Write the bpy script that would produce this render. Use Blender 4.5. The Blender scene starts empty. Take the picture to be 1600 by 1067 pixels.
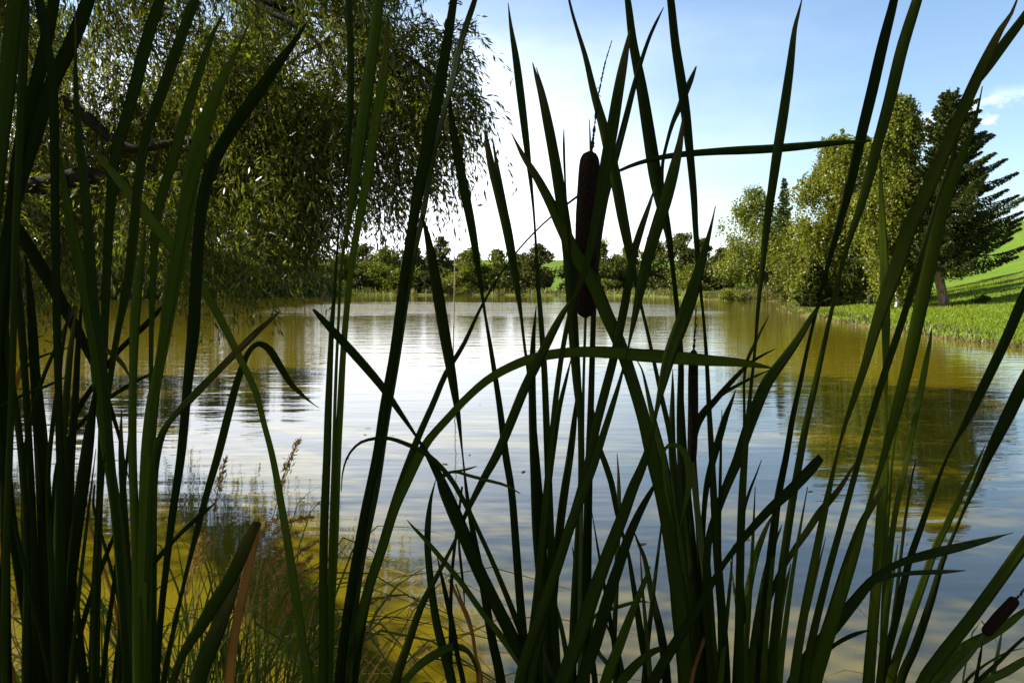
import bpy, math, random
import numpy as np
from mathutils import Vector, noise as mnoise

random.seed(7)
RNG = np.random.default_rng(11)
scene = bpy.context.scene
COL = scene.collection

# ------------------------------------------------------------------ camera
W, H, LENS = 1600.0, 1067.0, 32.0
FPX = W * LENS / 36.0
CAM = np.array([0.0, 0.0, 1.5])
PITCH = math.atan(88.5 / FPX)                       # looking slightly down
cam_d = bpy.data.cameras.new("camera")
cam_d.lens = LENS
cam_d.sensor_width = 36.0
cam_d.clip_start = 0.02
cam_d.clip_end = 3000.0
cam = bpy.data.objects.new("camera", cam_d)
COL.objects.link(cam)
cam.location = CAM
cam.rotation_euler = (math.pi / 2 - PITCH, 0, 0)
scene.camera = cam
_c, _s = math.cos(PITCH), math.sin(PITCH)


def ray(x, y):
    u, v = (x - W / 2) / FPX, -(y - H / 2) / FPX
    return np.array([u, _c + v * _s, v * _c - _s])


def at(x, y, Y):
    """world point seen at photo pixel (x, y), at world distance Y ahead"""
    r = ray(x, y)
    return CAM + r * (Y / r[1])


# ------------------------------------------------------------------ helpers
def link(o, parent=None):
    COL.objects.link(o)
    if parent is not None:
        o.parent = parent
        o.location = (0, 0, 0)
    return o


def tag(o, label=None, cat=None, group=None, kind=None):
    if label: o["label"] = label
    if cat: o["category"] = cat
    if group: o["group"] = group
    if kind: o["kind"] = kind
    return o


def empty(name, loc, label, cat, group=None):
    o = bpy.data.objects.new(name, None)
    o.empty_display_size = 0.1
    COL.objects.link(o)
    o.location = [float(c) for c in loc]
    return tag(o, label, cat, group)


def mesh_arr(name, verts, faces, mat, parent=None, origin=(0, 0, 0), smooth=False, uv=None):
    """verts (N,3), faces (M,k) arrays of one face size -> ONE mesh object"""
    verts = np.asarray(verts, np.float32) - np.asarray(origin, np.float32)
    faces = np.asarray(faces, np.int32)
    m = bpy.data.meshes.new(name)
    k = faces.shape[1]
    m.vertices.add(len(verts))
    m.vertices.foreach_set("co", verts.ravel())
    m.loops.add(faces.size)
    m.loops.foreach_set("vertex_index", faces.ravel())
    m.polygons.add(len(faces))
    m.polygons.foreach_set("loop_start", np.arange(0, faces.size, k, dtype=np.int32))
    m.polygons.foreach_set("loop_total", np.full(len(faces), k, np.int32))
    m.polygons.foreach_set("use_smooth", np.full(len(faces), smooth, bool))
    if uv is not None:
        l = m.uv_layers.new(name="UVMap")
        l.data.foreach_set("uv", np.asarray(uv, np.float32)[faces.ravel()].ravel())
    m.update(calc_edges=True)
    m.validate()
    m.materials.append(mat)
    o = bpy.data.objects.new(name, m)
    return link(o, parent)


class Acc:
    """collects quads"""
    def __init__(self):
        self.v, self.f, self.n = [], [], 0

    def add(self, v, f):
        v = np.asarray(v, float)
        self.v.append(v)
        self.f.append(np.asarray(f, int) + self.n)
        self.n += len(v)

    def build(self, name, mat, parent=None, origin=(0, 0, 0), smooth=False):
        return mesh_arr(name, np.concatenate(self.v), np.concatenate(self.f), mat, parent, origin, smooth)


def catmull(P, n):
    P = np.asarray(P, float)
    if len(P) == 2:
        t = np.linspace(0, 1, n)[:, None]
        return P[0] * (1 - t) + P[1] * t
    seg = np.linalg.norm(np.diff(P[:, :3], axis=0), axis=1) ** 0.5
    T = np.concatenate([[0], np.cumsum(np.maximum(seg, 1e-6))])
    # tangents, non-uniform
    M = np.zeros_like(P)
    d = np.diff(P, axis=0) / np.diff(T)[:, None]
    h = np.diff(T)
    M[1:-1] = (d[:-1] * h[1:, None] + d[1:] * h[:-1, None]) / (h[:-1] + h[1:])[:, None]
    M[0], M[-1] = d[0], d[-1]
    q = np.linspace(0, T[-1], n)
    i = np.clip(np.searchsorted(T, q, side="right") - 1, 0, len(P) - 2)
    hh = h[i]
    s = ((q - T[i]) / hh)[:, None]
    hh = hh[:, None]
    return ((2 * s**3 - 3 * s**2 + 1) * P[i] + (s**3 - 2 * s**2 + s) * hh * M[i]
            + (-2 * s**3 + 3 * s**2) * P[i + 1] + (s**3 - s**2) * hh * M[i + 1])


def frames(C):
    T = np.gradient(C, axis=0)
    T /= np.maximum(np.linalg.norm(T, axis=1), 1e-9)[:, None]
    ref = np.array([0, 1.0, 0]) if abs(T[:, 1]).mean() < 0.9 else np.array([1.0, 0, 0])
    A = np.cross(T, ref)
    A /= np.maximum(np.linalg.norm(A, axis=1), 1e-9)[:, None]
    B = np.cross(A, T)
    return T, A, B


def tube(acc, C, R, k=7):
    C = np.asarray(C, float)
    R = np.broadcast_to(np.asarray(R, float), (len(C),))
    _, A, B = frames(C)
    a = np.linspace(0, 2 * math.pi, k, endpoint=False)
    V = C[:, None] + R[:, None, None] * (np.cos(a)[None, :, None] * A[:, None] + np.sin(a)[None, :, None] * B[:, None])
    n = len(C)
    i, j = np.meshgrid(np.arange(n - 1), np.arange(k), indexing="ij")
    F = np.stack([i * k + j, i * k + (j + 1) % k, (i + 1) * k + (j + 1) % k, (i + 1) * k + j], -1).reshape(-1, 4)
    acc.add(V.reshape(-1, 3), F)


def unit(v):
    return v / np.maximum(np.linalg.norm(v, axis=-1, keepdims=True), 1e-9)


def leaf_quads(acc, C, A, l, w, rng, wide=0.5):
    """diamond shaped leaves at C, long axis A, size l x w (arrays)"""
    n = len(C)
    N = unit(rng.normal(size=(n, 3)))
    S = unit(np.cross(A, N))
    l = np.broadcast_to(np.asarray(l, float), (n,))[:, None]
    w = np.broadcast_to(np.asarray(w, float), (n,))[:, None]
    base = C - A * l * 0.5
    V = np.stack([base, base + A * l * wide + S * w * 0.5, C + A * l * 0.5, base + A * l * wide - S * w * 0.5], 1)
    F = np.arange(n * 4).reshape(n, 4)
    acc.add(V.reshape(-1, 3), F)


# ------------------------------------------------------------------ materials
def new_mat(name):
    m = bpy.data.materials.new(name)
    m.use_nodes = True
    nt = m.node_tree
    nt.nodes.clear()
    return m, nt, nt.nodes.new("ShaderNodeOutputMaterial")


def N(nt, t, **kw):
    n = nt.nodes.new(t)
    for k, v in kw.items():
        if k.startswith("_"):
            setattr(n, k[1:], v)
        else:
            n.inputs[k.replace("__", " ")].default_value = v
    return n


def ramp(nt, fac, stops):
    r = nt.nodes.new("ShaderNodeValToRGB")
    e = r.color_ramp.elements
    while len(e) < len(stops): e.new(0.5)
    for el, (p, c) in zip(e, stops):
        el.position = p
        el.color = (*c, 1)
    nt.links.new(fac, r.inputs[0])
    return r.outputs[0]


def foliage_mat(name, c0, c1, c2, trans=0.35, gloss=0.06, tcol=1.5, rough=0.45):
    """leaf colours vary from leaf to leaf; light passes through"""
    m, nt, out = new_mat(name)
    g = nt.nodes.new("ShaderNodeNewGeometry")
    oi = nt.nodes.new("ShaderNodeObjectInfo")
    col = ramp(nt, g.outputs["Random Per Island"], [(0.0, c0), (0.55, c1), (1.0, c2)])
    hs = N(nt, "ShaderNodeHueSaturation")
    mp = N(nt, "ShaderNodeMapRange")
    mp.inputs["To Min"].default_value, mp.inputs["To Max"].default_value = 0.8, 1.2
    nt.links.new(oi.outputs["Random"], mp.inputs["Value"])
    nt.links.new(mp.outputs[0], hs.inputs["Value"])
    nt.links.new(col, hs.inputs["Color"])
    d = N(nt, "ShaderNodeBsdfDiffuse")
    t = N(nt, "ShaderNodeBsdfTranslucent")
    br = N(nt, "ShaderNodeMix", _data_type="RGBA", _blend_type="MULTIPLY")
    br.inputs[0].default_value = 1
    br.inputs[7].default_value = (tcol * 1.05, tcol, tcol * 0.5, 1)
    nt.links.new(hs.outputs[0], d.inputs[0])
    nt.links.new(hs.outputs[0], br.inputs[6])
    nt.links.new(br.outputs[2], t.inputs[0])
    mx = N(nt, "ShaderNodeMixShader")
    mx.inputs[0].default_value = trans
    nt.links.new(d.outputs[0], mx.inputs[1])
    nt.links.new(t.outputs[0], mx.inputs[2])
    gl = N(nt, "ShaderNodeBsdfGlossy", Roughness=rough)
    gl.inputs[0].default_value = (1, 1, 1, 1)
    m2 = N(nt, "ShaderNodeMixShader")
    m2.inputs[0].default_value = gloss
    nt.links.new(mx.outputs[0], m2.inputs[1])
    nt.links.new(gl.outputs[0], m2.inputs[2])
    nt.links.new(m2.outputs[0], out.inputs[0])
    return m


def bark_mat(name, c0, c1, scale=(8, 8, 1.5), stops=(0.35, 0.65), rough=0.9):
    m, nt, out = new_mat(name)
    tc = N(nt, "ShaderNodeTexCoord")
    mp = N(nt, "ShaderNodeMapping")
    mp.inputs["Scale"].default_value = scale
    nt.links.new(tc.outputs["Object"], mp.inputs[0])
    nz = N(nt, "ShaderNodeTexNoise", Scale=1.0, Detail=6.0, Roughness=0.65)
    nt.links.new(mp.outputs[0], nz.inputs["Vector"])
    b = N(nt, "ShaderNodeBsdfPrincipled", Roughness=rough)
    b.inputs["Specular IOR Level"].default_value = 0.08
    nt.links.new(ramp(nt, nz.outputs["Fac"], [(stops[0], c0), (stops[1], c1)]), b.inputs["Base Color"])
    bu = N(nt, "ShaderNodeBump", Strength=0.6, Distance=0.03)
    nt.links.new(nz.outputs["Fac"], bu.inputs["Height"])
    nt.links.new(bu.outputs[0], b.inputs["Normal"])
    nt.links.new(b.outputs[0], out.inputs[0])
    return m


def reed_mat(name, c0, c1, c2, trans=0.22):
    """cattail leaf: parallel veins along the blade, tone varies per leaf and along it"""
    m, nt, out = new_mat(name)
    uv = N(nt, "ShaderNodeUVMap")
    oi = nt.nodes.new("ShaderNodeObjectInfo")
    mp = N(nt, "ShaderNodeMapping")
    mp.inputs["Scale"].default_value = (22, 2.2, 1)
    nt.links.new(uv.outputs[0], mp.inputs[0])
    addv = N(nt, "ShaderNodeVectorMath", _operation="ADD")
    nt.links.new(mp.outputs[0], addv.inputs[0])
    nt.links.new(oi.outputs["Random"], addv.inputs[1])
    nz = N(nt, "ShaderNodeTexNoise", Scale=1.0, Detail=4.0, Roughness=0.6)
    nt.links.new(addv.outputs[0], nz.inputs["Vector"])
    mp2 = N(nt, "ShaderNodeMapping")
    mp2.inputs["Scale"].default_value = (1.2, 5.0, 1)
    nt.links.new(uv.outputs[0], mp2.inputs[0])
    nz2 = N(nt, "ShaderNodeTexNoise", _noise_dimensions="4D", Scale=1.0, Detail=3.0)
    nt.links.new(mp2.outputs[0], nz2.inputs["Vector"])
    w4 = N(nt, "ShaderNodeMath", _operation="MULTIPLY")
    w4.inputs[1].default_value = 50
    nt.links.new(oi.outputs["Random"], w4.inputs[0])
    nt.links.new(w4.outputs[0], nz2.inputs["W"])
    s = N(nt, "ShaderNodeMath", _operation="MULTIPLY_ADD")
    s.inputs[1].default_value = 0.45
    nt.links.new(nz.outputs["Fac"], s.inputs[0])
    s2 = N(nt, "ShaderNodeMath", _operation="MULTIPLY_ADD")
    s2.inputs[1].default_value = 0.35
    nt.links.new(nz2.outputs["Fac"], s2.inputs[0])
    s3 = N(nt, "ShaderNodeMath", _operation="MULTIPLY_ADD")
    s3.inputs[1].default_value = 0.35
    s3.inputs[2].default_value = -0.05
    nt.links.new(oi.outputs["Random"], s3.inputs[0])
    nt.links.new(s3.outputs[0], s2.inputs[2])
    nt.links.new(s2.outputs[0], s.inputs[2])
    col = ramp(nt, s.outputs[0], [(0.2, c0), (0.55, c1), (0.9, c2)])
    sv = N(nt, "ShaderNodeSeparateXYZ")
    nt.links.new(uv.outputs[0], sv.inputs[0])
    tip = N(nt, "ShaderNodeMath", _operation="MULTIPLY_ADD")         # distance from the tip, ragged
    tip.inputs[1].default_value = 0.16
    nt.links.new(nz.outputs["Fac"], tip.inputs[0])
    nt.links.new(sv.outputs[1], tip.inputs[2])
    tl = N(nt, "ShaderNodeMapRange")
    tl.inputs["From Min"].default_value, tl.inputs["From Max"].default_value = 0.14, 0.09
    nt.links.new(tip.outputs[0], tl.inputs["Value"])
    mpb = N(nt, "ShaderNodeMapping")
    mpb.inputs["Scale"].default_value = (9, 16, 1)
    nt.links.new(uv.outputs[0], mpb.inputs[0])
    nb = N(nt, "ShaderNodeTexNoise", _noise_dimensions="4D", Scale=1.0, Detail=4.0, Roughness=0.7)
    nt.links.new(mpb.outputs[0], nb.inputs["Vector"])
    nt.links.new(w4.outputs[0], nb.inputs["W"])
    bl_ = N(nt, "ShaderNodeMapRange")
    bl_.inputs["From Min"].default_value, bl_.inputs["From Max"].default_value = 0.66, 0.74
    nt.links.new(nb.outputs["Fac"], bl_.inputs["Value"])
    mxx = N(nt, "ShaderNodeMath", _operation="MAXIMUM")
    some = N(nt, "ShaderNodeMath", _operation="GREATER_THAN")           # only some leaves are withered at the tip
    some.inputs[1].default_value = 0.62
    nt.links.new(oi.outputs["Random"], some.inputs[0])
    tl2 = N(nt, "ShaderNodeMath", _operation="MULTIPLY")
    nt.links.new(tl.outputs[0], tl2.inputs[0])
    nt.links.new(some.outputs[0], tl2.inputs[1])
    nt.links.new(tl2.outputs[0], mxx.inputs[0])
    nt.links.new(bl_.outputs[0], mxx.inputs[1])
    sc_ = N(nt, "ShaderNodeMath", _operation="MULTIPLY")
    sc_.inputs[1].default_value = 0.75
    nt.links.new(mxx.outputs[0], sc_.inputs[0])
    wm_ = N(nt, "ShaderNodeMix", _data_type="RGBA")
    wm_.inputs[7].default_value = (0.10, 0.06, 0.02, 1)
    nt.links.new(sc_.outputs[0], wm_.inputs[0])
    nt.links.new(col, wm_.inputs[6])
    col = wm_.outputs[2]
    b = N(nt, "ShaderNodeBsdfPrincipled", Roughness=0.55)
    b.inputs["Specular IOR Level"].default_value = 0.03
    nt.links.new(col, b.inputs["Base Color"])
    bu = N(nt, "ShaderNodeBump", Strength=0.8, Distance=0.0012)
    nt.links.new(nz.outputs["Fac"], bu.inputs["Height"])
    nt.links.new(bu.outputs[0], b.inputs["Normal"])
    t = N(nt, "ShaderNodeBsdfTranslucent")
    br = N(nt, "ShaderNodeMix", _data_type="RGBA", _blend_type="MULTIPLY")
    br.inputs[0].default_value = 1
    br.inputs[7].default_value = (1.3, 1.9, 0.3, 1)
    nt.links.new(col, br.inputs[6])
    nt.links.new(br.outputs[2], t.inputs[0])
    mx = N(nt, "ShaderNodeMixShader")
    mx.inputs[0].default_value = trans
    nt.links.new(b.outputs[0], mx.inputs[1])
    nt.links.new(t.outputs[0], mx.inputs[2])
    nt.links.new(mx.outputs[0], out.inputs[0])
    return m


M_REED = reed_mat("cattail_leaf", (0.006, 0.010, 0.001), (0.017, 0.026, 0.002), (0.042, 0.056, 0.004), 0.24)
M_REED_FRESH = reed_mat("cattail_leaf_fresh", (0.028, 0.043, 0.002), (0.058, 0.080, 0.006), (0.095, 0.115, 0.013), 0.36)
M_DEAD = reed_mat("dead_leaf", (0.17, 0.06, 0.010), (0.30, 0.12, 0.022), (0.38, 0.19, 0.05), 0.25)
M_STALK = reed_mat("cattail_stalk", (0.03, 0.045, 0.01), (0.05, 0.07, 0.015), (0.08, 0.09, 0.03), 0.02)
M_HEAD = bark_mat("cattail_velvet", (0.007, 0.0035, 0.0018), (0.022, 0.010, 0.004), (260, 260, 260), (0.3, 0.7), 0.95)
M_SPIKE = bark_mat("spike_straw", (0.01, 0.007, 0.003), (0.04, 0.028, 0.013), (300, 300, 90))
M_STRAW = foliage_mat("straw", (0.18, 0.10, 0.03), (0.30, 0.18, 0.055), (0.42, 0.28, 0.11), 0.35, 0.01)
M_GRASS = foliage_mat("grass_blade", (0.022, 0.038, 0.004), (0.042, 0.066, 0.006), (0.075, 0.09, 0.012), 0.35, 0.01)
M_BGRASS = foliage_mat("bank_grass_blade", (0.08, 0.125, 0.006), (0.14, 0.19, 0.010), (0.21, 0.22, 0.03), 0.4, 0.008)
M_FRINGE = foliage_mat("shore_fringe", (0.05, 0.06, 0.01), (0.09, 0.095, 0.015), (0.16, 0.13, 0.04), 0.3, 0.02)
M_WILLOW = foliage_mat("willow_leaf", (0.030, 0.040, 0.003), (0.074, 0.088, 0.006), (0.155, 0.165, 0.015), 0.42, 0.025, 1.6, 0.35)
M_BIRCH = foliage_mat("birch_leaf", (0.058, 0.075, 0.005), (0.115, 0.13, 0.010), (0.19, 0.19, 0.018), 0.38, 0.012, 1.4)
M_BIRCHG = foliage_mat("green_leaf", (0.045, 0.062, 0.005), (0.095, 0.112, 0.008), (0.155, 0.16, 0.018), 0.38, 0.015)
M_DARKL = foliage_mat("dark_leaf", (0.028, 0.036, 0.005), (0.056, 0.064, 0.008), (0.095, 0.096, 0.014), 0.36, 0.015)
M_NEEDLE = foliage_mat("spruce_needle", (0.024, 0.035, 0.006), (0.05, 0.068, 0.010), (0.10, 0.11, 0.018), 0.2, 0.012)
M_BARKW = bark_mat("willow_bark", (0.012, 0.010, 0.007), (0.05, 0.04, 0.026))
M_BARKS = bark_mat("spruce_bark", (0.07, 0.04, 0.026), (0.27, 0.17, 0.11), (9, 9, 4))
M_BARKB = bark_mat("birch_bark", (0.04, 0.035, 0.03), (0.55, 0.52, 0.46), (4, 4, 9), (0.38, 0.46), 0.7)
M_BARKD = bark_mat("dark_bark", (0.018, 0.014, 0.01), (0.06, 0.048, 0.032))
M_POLE = bark_mat("bleached_wood", (0.2, 0.15, 0.09), (0.42, 0.33, 0.21), (60, 60, 3))


# ------------------------------------------------------------------ terrain
SHORE = np.array([(-5, 1.75), (-2, 1.6), (1, 1.6), (6, 1.8), (10, 4), (13, 10), (12.8, 16), (12.0, 21), (11.9, 25), (12.5, 29),
                  (12.9, 34), (13.6, 39), (14.6, 47), (16.6, 57), (20, 62), (25, 68), (27, 77), (24.5, 83), (21.4, 85), (19.8, 92),
                  (19, 105), (17.8, 120), (14, 127), (5, 131), (-8, 133), (-22, 131), (-34, 122), (-42, 112), (-49, 100), (-49, 86),
                  (-40, 66), (-29, 44), (-18, 26), (-10.5, 15), (-8.2, 11), (-7.2, 6)], float)


def sdf(X, Y):
    """signed distance to the shoreline, positive on land"""
    P = np.stack([X, Y], -1)
    d = np.full(X.shape, 1e9)
    inside = np.zeros(X.shape, bool)
    n = len(SHORE)
    for i in range(n):
        a, b = SHORE[i], SHORE[(i + 1) % n]
        e = b - a
        t = np.clip(((P - a) @ e) / (e @ e), 0, 1)
        d = np.minimum(d, np.linalg.norm(P - (a + t[..., None] * e), axis=-1))
        c = ((a[1] <= Y) & (Y < b[1])) | ((b[1] <= Y) & (Y < a[1]))
        with np.errstate(divide="ignore", invalid="ignore"):
            xx = a[0] + (Y - a[1]) * e[0] / (e[1] if e[1] else 1e-9)
        inside ^= c & (X < xx)
    return np.where(inside, -d, d)


def sstep(a, b, x):
    t = np.clip((x - a) / (b - a), 0, 1)
    return t * t * (3 - 2 * t)


def vnoise(X, Y, s, seed=0.0):
    return (np.sin(X * s * 1.0 + 1.7 + seed) * np.sin(Y * s * 1.13 + 0.6 + seed * 2) + np.sin(X * s * 2.3 + Y * s * 0.7 + seed)
            * 0.5 + np.sin(Y * s * 2.9 - X * s * 1.9 + 2.1 * seed) * 0.35) / 1.85


def ground(X, Y):
    X, Y = np.asarray(X, float), np.asarray(Y, float)
    s = sdf(X, Y)
    far = sstep(8, 40, Y)
    s = s + vnoise(X, Y, 1.1) * 0.28 * far + vnoise(X, Y, 3.7, 2) * 0.1
    land = 0.20 * sstep(0, 0.45, s) + 0.20 * sstep(0.2, 4, s) + 0.15 * sstep(3, 14, s)
    hill = 12.6 * sstep(16, 70, X - 0.28 * np.maximum(Y - 40, 0)) * sstep(6, 45, Y)              # grassy slope on the right
    mound = 1.1 * np.exp(-(((X - 21.5) / 4.5) ** 2 + ((Y - 66) / 5.0) ** 2)) + 0.7 * np.exp(-(((X - 24) / 5) ** 2 + ((Y - 90) / 5) ** 2))
    back = 9.5 * sstep(150, 330, Y) + 4.0 * sstep(-60, -200, X)
    rough = 0.05 * vnoise(X, Y, 0.9, 1) + 0.25 * vnoise(X, Y, 0.11, 4) * sstep(4, 20, s)
    z = land + (hill + mound + back + rough) * sstep(0.3, 5, s)
    return np.where(s > 0, z, -0.9 * sstep(0, 2.2, -s) - 0.03)


def gz(x, y):
    return float(ground(np.array([x]), np.array([y]))[0])


def steps(*segs):
    out = [segs[0][0]]
    for a, b, h in segs:
        n = max(1, int(round((b - a) / h)))
        out += list(np.linspace(a, b, n + 1)[1:])
    return np.array(out)


gx = steps((-900, -300, 100), (-300, -60, 12), (-60, -12, 0.8), (-12, 4, 0.35), (4, 11, 0.3), (11, 20, 0.14), (20, 60, 0.8), (60, 300, 10), (300, 900, 100))
gy = steps((-60, -6, 6), (-6, 8, 0.3), (8, 62, 0.22), (62, 150, 0.5), (150, 360, 6), (360, 1500, 120))
GX, GY = np.meshgrid(gx, gy)
GZ = ground(GX, GY)
ny, nx = GX.shape
i, j = np.meshgrid(np.arange(ny - 1), np.arange(nx - 1), indexing="ij")
F = np.stack([i * nx + j, i * nx + j + 1, (i + 1) * nx + j + 1, (i + 1) * nx + j], -1).reshape(-1, 4)

m, nt, out = new_mat("grassland")
tc = N(nt, "ShaderNodeTexCoord")
n1 = N(nt, "ShaderNodeTexNoise", Scale=0.3, Detail=9.0, Roughness=0.72)
n2 = N(nt, "ShaderNodeTexNoise", Scale=6.0, Detail=6.0, Roughness=0.7)
nt.links.new(tc.outputs["Object"], n1.inputs["Vector"])
nt.links.new(tc.outputs["Object"], n2.inputs["Vector"])
av = N(nt, "ShaderNodeMath", _operation="ADD")
nt.links.new(n1.outputs["Fac"], av.inputs[0])
nt.links.new(n2.outputs["Fac"], av.inputs[1])
hv = N(nt, "ShaderNodeMath", _operation="MULTIPLY")
hv.inputs[1].default_value = 0.5
nt.links.new(av.outputs[0], hv.inputs[0])
gcol = ramp(nt, hv.outputs[0], [(0.34, (0.035, 0.065, 0.005)), (0.46, (0.07, 0.125, 0.006)), (0.55, (0.10, 0.15, 0.010)), (0.66, (0.16, 0.14, 0.045))])
sep = N(nt, "ShaderNodeSeparateXYZ")
nt.links.new(tc.outputs["Object"], sep.inputs[0])
# bare earth just above the waterline
zz = N(nt, "ShaderNodeMath", _operation="MULTIPLY_ADD")
zz.inputs[1].default_value = 0.22
nt.links.new(n2.outputs["Fac"], zz.inputs[0])
nt.links.new(sep.outputs[2], zz.inputs[2])
mr = N(nt, "ShaderNodeMapRange")
mr.inputs["From Min"].default_value, mr.inputs["From Max"].default_value = 0.15, 0.22
nt.links.new(zz.outputs[0], mr.inputs["Value"])
mud = ramp(nt, n2.outputs["Fac"], [(0.3, (0.05, 0.034, 0.014)), (0.7, (0.13, 0.088, 0.038))])
mixm = N(nt, "ShaderNodeMix", _data_type="RGBA")
nt.links.new(mr.outputs[0], mixm.inputs[0])
nt.links.new(mud, mixm.inputs[6])
nt.links.new(gcol, mixm.inputs[7])
# a stubble field high on the far rise
mr2 = N(nt, "ShaderNodeMapRange")
mr2.inputs["From Min"].default_value, mr2.inputs["From Max"].default_value = 2620, 2680
nt.links.new(sep.outputs[1], mr2.inputs["Value"])
mix2 = N(nt, "ShaderNodeMix", _data_type="RGBA")
mix2.inputs[7].default_value = (0.36, 0.24, 0.13, 1)
mr3 = N(nt, "ShaderNodeMapRange")
mr3.inputs["From Min"].default_value, mr3.inputs["From Max"].default_value = 20, 16
nt.links.new(sep.outputs[0], mr3.inputs["Value"])
mm = N(nt, "ShaderNodeMath", _operation="MULTIPLY")
nt.links.new(mr2.outputs[0], mm.inputs[0])
nt.links.new(mr3.outputs[0], mm.inputs[1])
nt.links.new(mm.outputs[0], mix2.inputs[0])
nt.links.new(mixm.outputs[2], mix2.inputs[6])
b = N(nt, "ShaderNodeBsdfPrincipled", Roughness=0.95)
b.inputs["Specular IOR Level"].default_value = 0.1
nt.links.new(mix2.outputs[2], b.inputs["Base Color"])
bu = N(nt, "ShaderNodeBump", Strength=1.0, Distance=0.08)
nt.links.new(n2.outputs["Fac"], bu.inputs["Height"])
nt.links.new(bu.outputs[0], b.inputs["Normal"])
nt.links.new(b.outputs[0], out.inputs[0])
tag(mesh_arr("ground", np.stack([GX, GY, GZ], -1).reshape(-1, 3), F, m, smooth=True), kind="structure")

# ------------------------------------------------------------------ water
m, nt, out = new_mat("pond_water")
tc = N(nt, "ShaderNodeTexCoord")


def wnoise(sx, sy, detail, rough=0.5, dist=0.0):
    mp = N(nt, "ShaderNodeMapping")
    mp.inputs["Scale"].default_value = (sx, sy, 1)
    nt.links.new(tc.outputs["Object"], mp.inputs[0])
    z = N(nt, "ShaderNodeTexNoise", Scale=1.0, Detail=detail, Roughness=rough, Distortion=dist)
    nt.links.new(mp.outputs[0], z.inputs["Vector"])
    return z.outputs["Fac"]


def math2(op, a, b_):
    n = N(nt, "ShaderNodeMath", _operation=op)
    for k, v in ((0, a), (1, b_)):
        if isinstance(v, (int, float)): n.inputs[k].default_value = v
        else: nt.links.new(v, n.inputs[k])
    return n.outputs[0]


sep = N(nt, "ShaderNodeSeparateXYZ")
nt.links.new(tc.outputs["Object"], sep.inputs[0])
wob = wnoise(0.06, 0.02, 3.0)
yy = math2("ADD", sep.outputs[1], math2("MULTIPLY", math2("SUBTRACT", wob, 0.5), 22.0))


def maprange(v, a, b_, c=0.0, d=1.0):
    n = N(nt, "ShaderNodeMapRange", _interpolation_type="SMOOTHSTEP")
    for k, q in zip(("From Min", "From Max", "To Min", "To Max"), (a, b_, c, d)):
        n.inputs[k].default_value = q
    nt.links.new(v, n.inputs["Value"])
    return n.outputs[0]


band = math2("MULTIPLY", maprange(yy, 42, 54), maprange(yy, 60, 84, 1, 0))       # breeze-ruffled strip
xx = maprange(sep.outputs[0], 4, 14, 1, 0)
xl = maprange(sep.outputs[0], -18, -7)
band = math2("MULTIPLY", math2("MULTIPLY", band, math2("MULTIPLY", xx, xl)), maprange(wnoise(0.05, 0.5, 3.0), 0.38, 0.6, 0.15, 1.0))
mid = maprange(sep.outputs[1], 6, 20)                          # calmer close to the near bank
small = math2("MULTIPLY", wnoise(2.2, 7.0, 3.0, 0.5), math2("ADD", 0.0016, math2("MULTIPLY", mid, 0.001)))
big = math2("MULTIPLY", wnoise(0.5, 1.9, 2.0, 0.5), math2("ADD", 0.006, math2("MULTIPLY", mid, 0.0055)))
ruf = math2("MULTIPLY", math2("MULTIPLY", wnoise(3.0, 7.0, 4.0, 0.6), 0.09), band)
hgt = math2("ADD", math2("ADD", small, big), ruf)
bu = N(nt, "ShaderNodeBump", Strength=1.0, Distance=1.0)
nt.links.new(hgt, bu.inputs["Height"])
body = ramp(nt, wnoise(0.12, 0.12, 4.0), [(0.3, (0.105, 0.080, 0.003)), (0.7, (0.128, 0.098, 0.004))])
df = N(nt, "ShaderNodeBsdfDiffuse")
nt.links.new(body, df.inputs[0])
gl = N(nt, "ShaderNodeBsdfGlossy", Roughness=0.03)
gl.inputs[0].default_value = (1, 1, 1, 1)
nt.links.new(bu.outputs[0], gl.inputs["Normal"])
fr = N(nt, "ShaderNodeFresnel", IOR=1.55)
nt.links.new(bu.outputs[0], fr.inputs["Normal"])
mx = N(nt, "ShaderNodeMixShader")
nt.links.new(fr.outputs[0], mx.inputs[0])
nt.links.new(df.outputs[0], mx.inputs[1])
nt.links.new(gl.outputs[0], mx.inputs[2])
nt.links.new(mx.outputs[0], out.inputs[0])
# the pond surface follows the shoreline, tucked a little under the banks
cen = SHORE.mean(0)
ring = SHORE + unit(SHORE - cen) * 2.5
ring[:4] = SHORE[:4] + np.array([0, -0.9])
poly = bpy.data.meshes.new("pond_water")
poly.from_pydata([(float(p[0]), float(p[1]), 0.0) for p in ring], [], [list(range(len(ring)))])
poly.update()
poly.materials.append(m)
tag(link(bpy.data.objects.new("pond_water", poly)), kind="structure")

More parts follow.
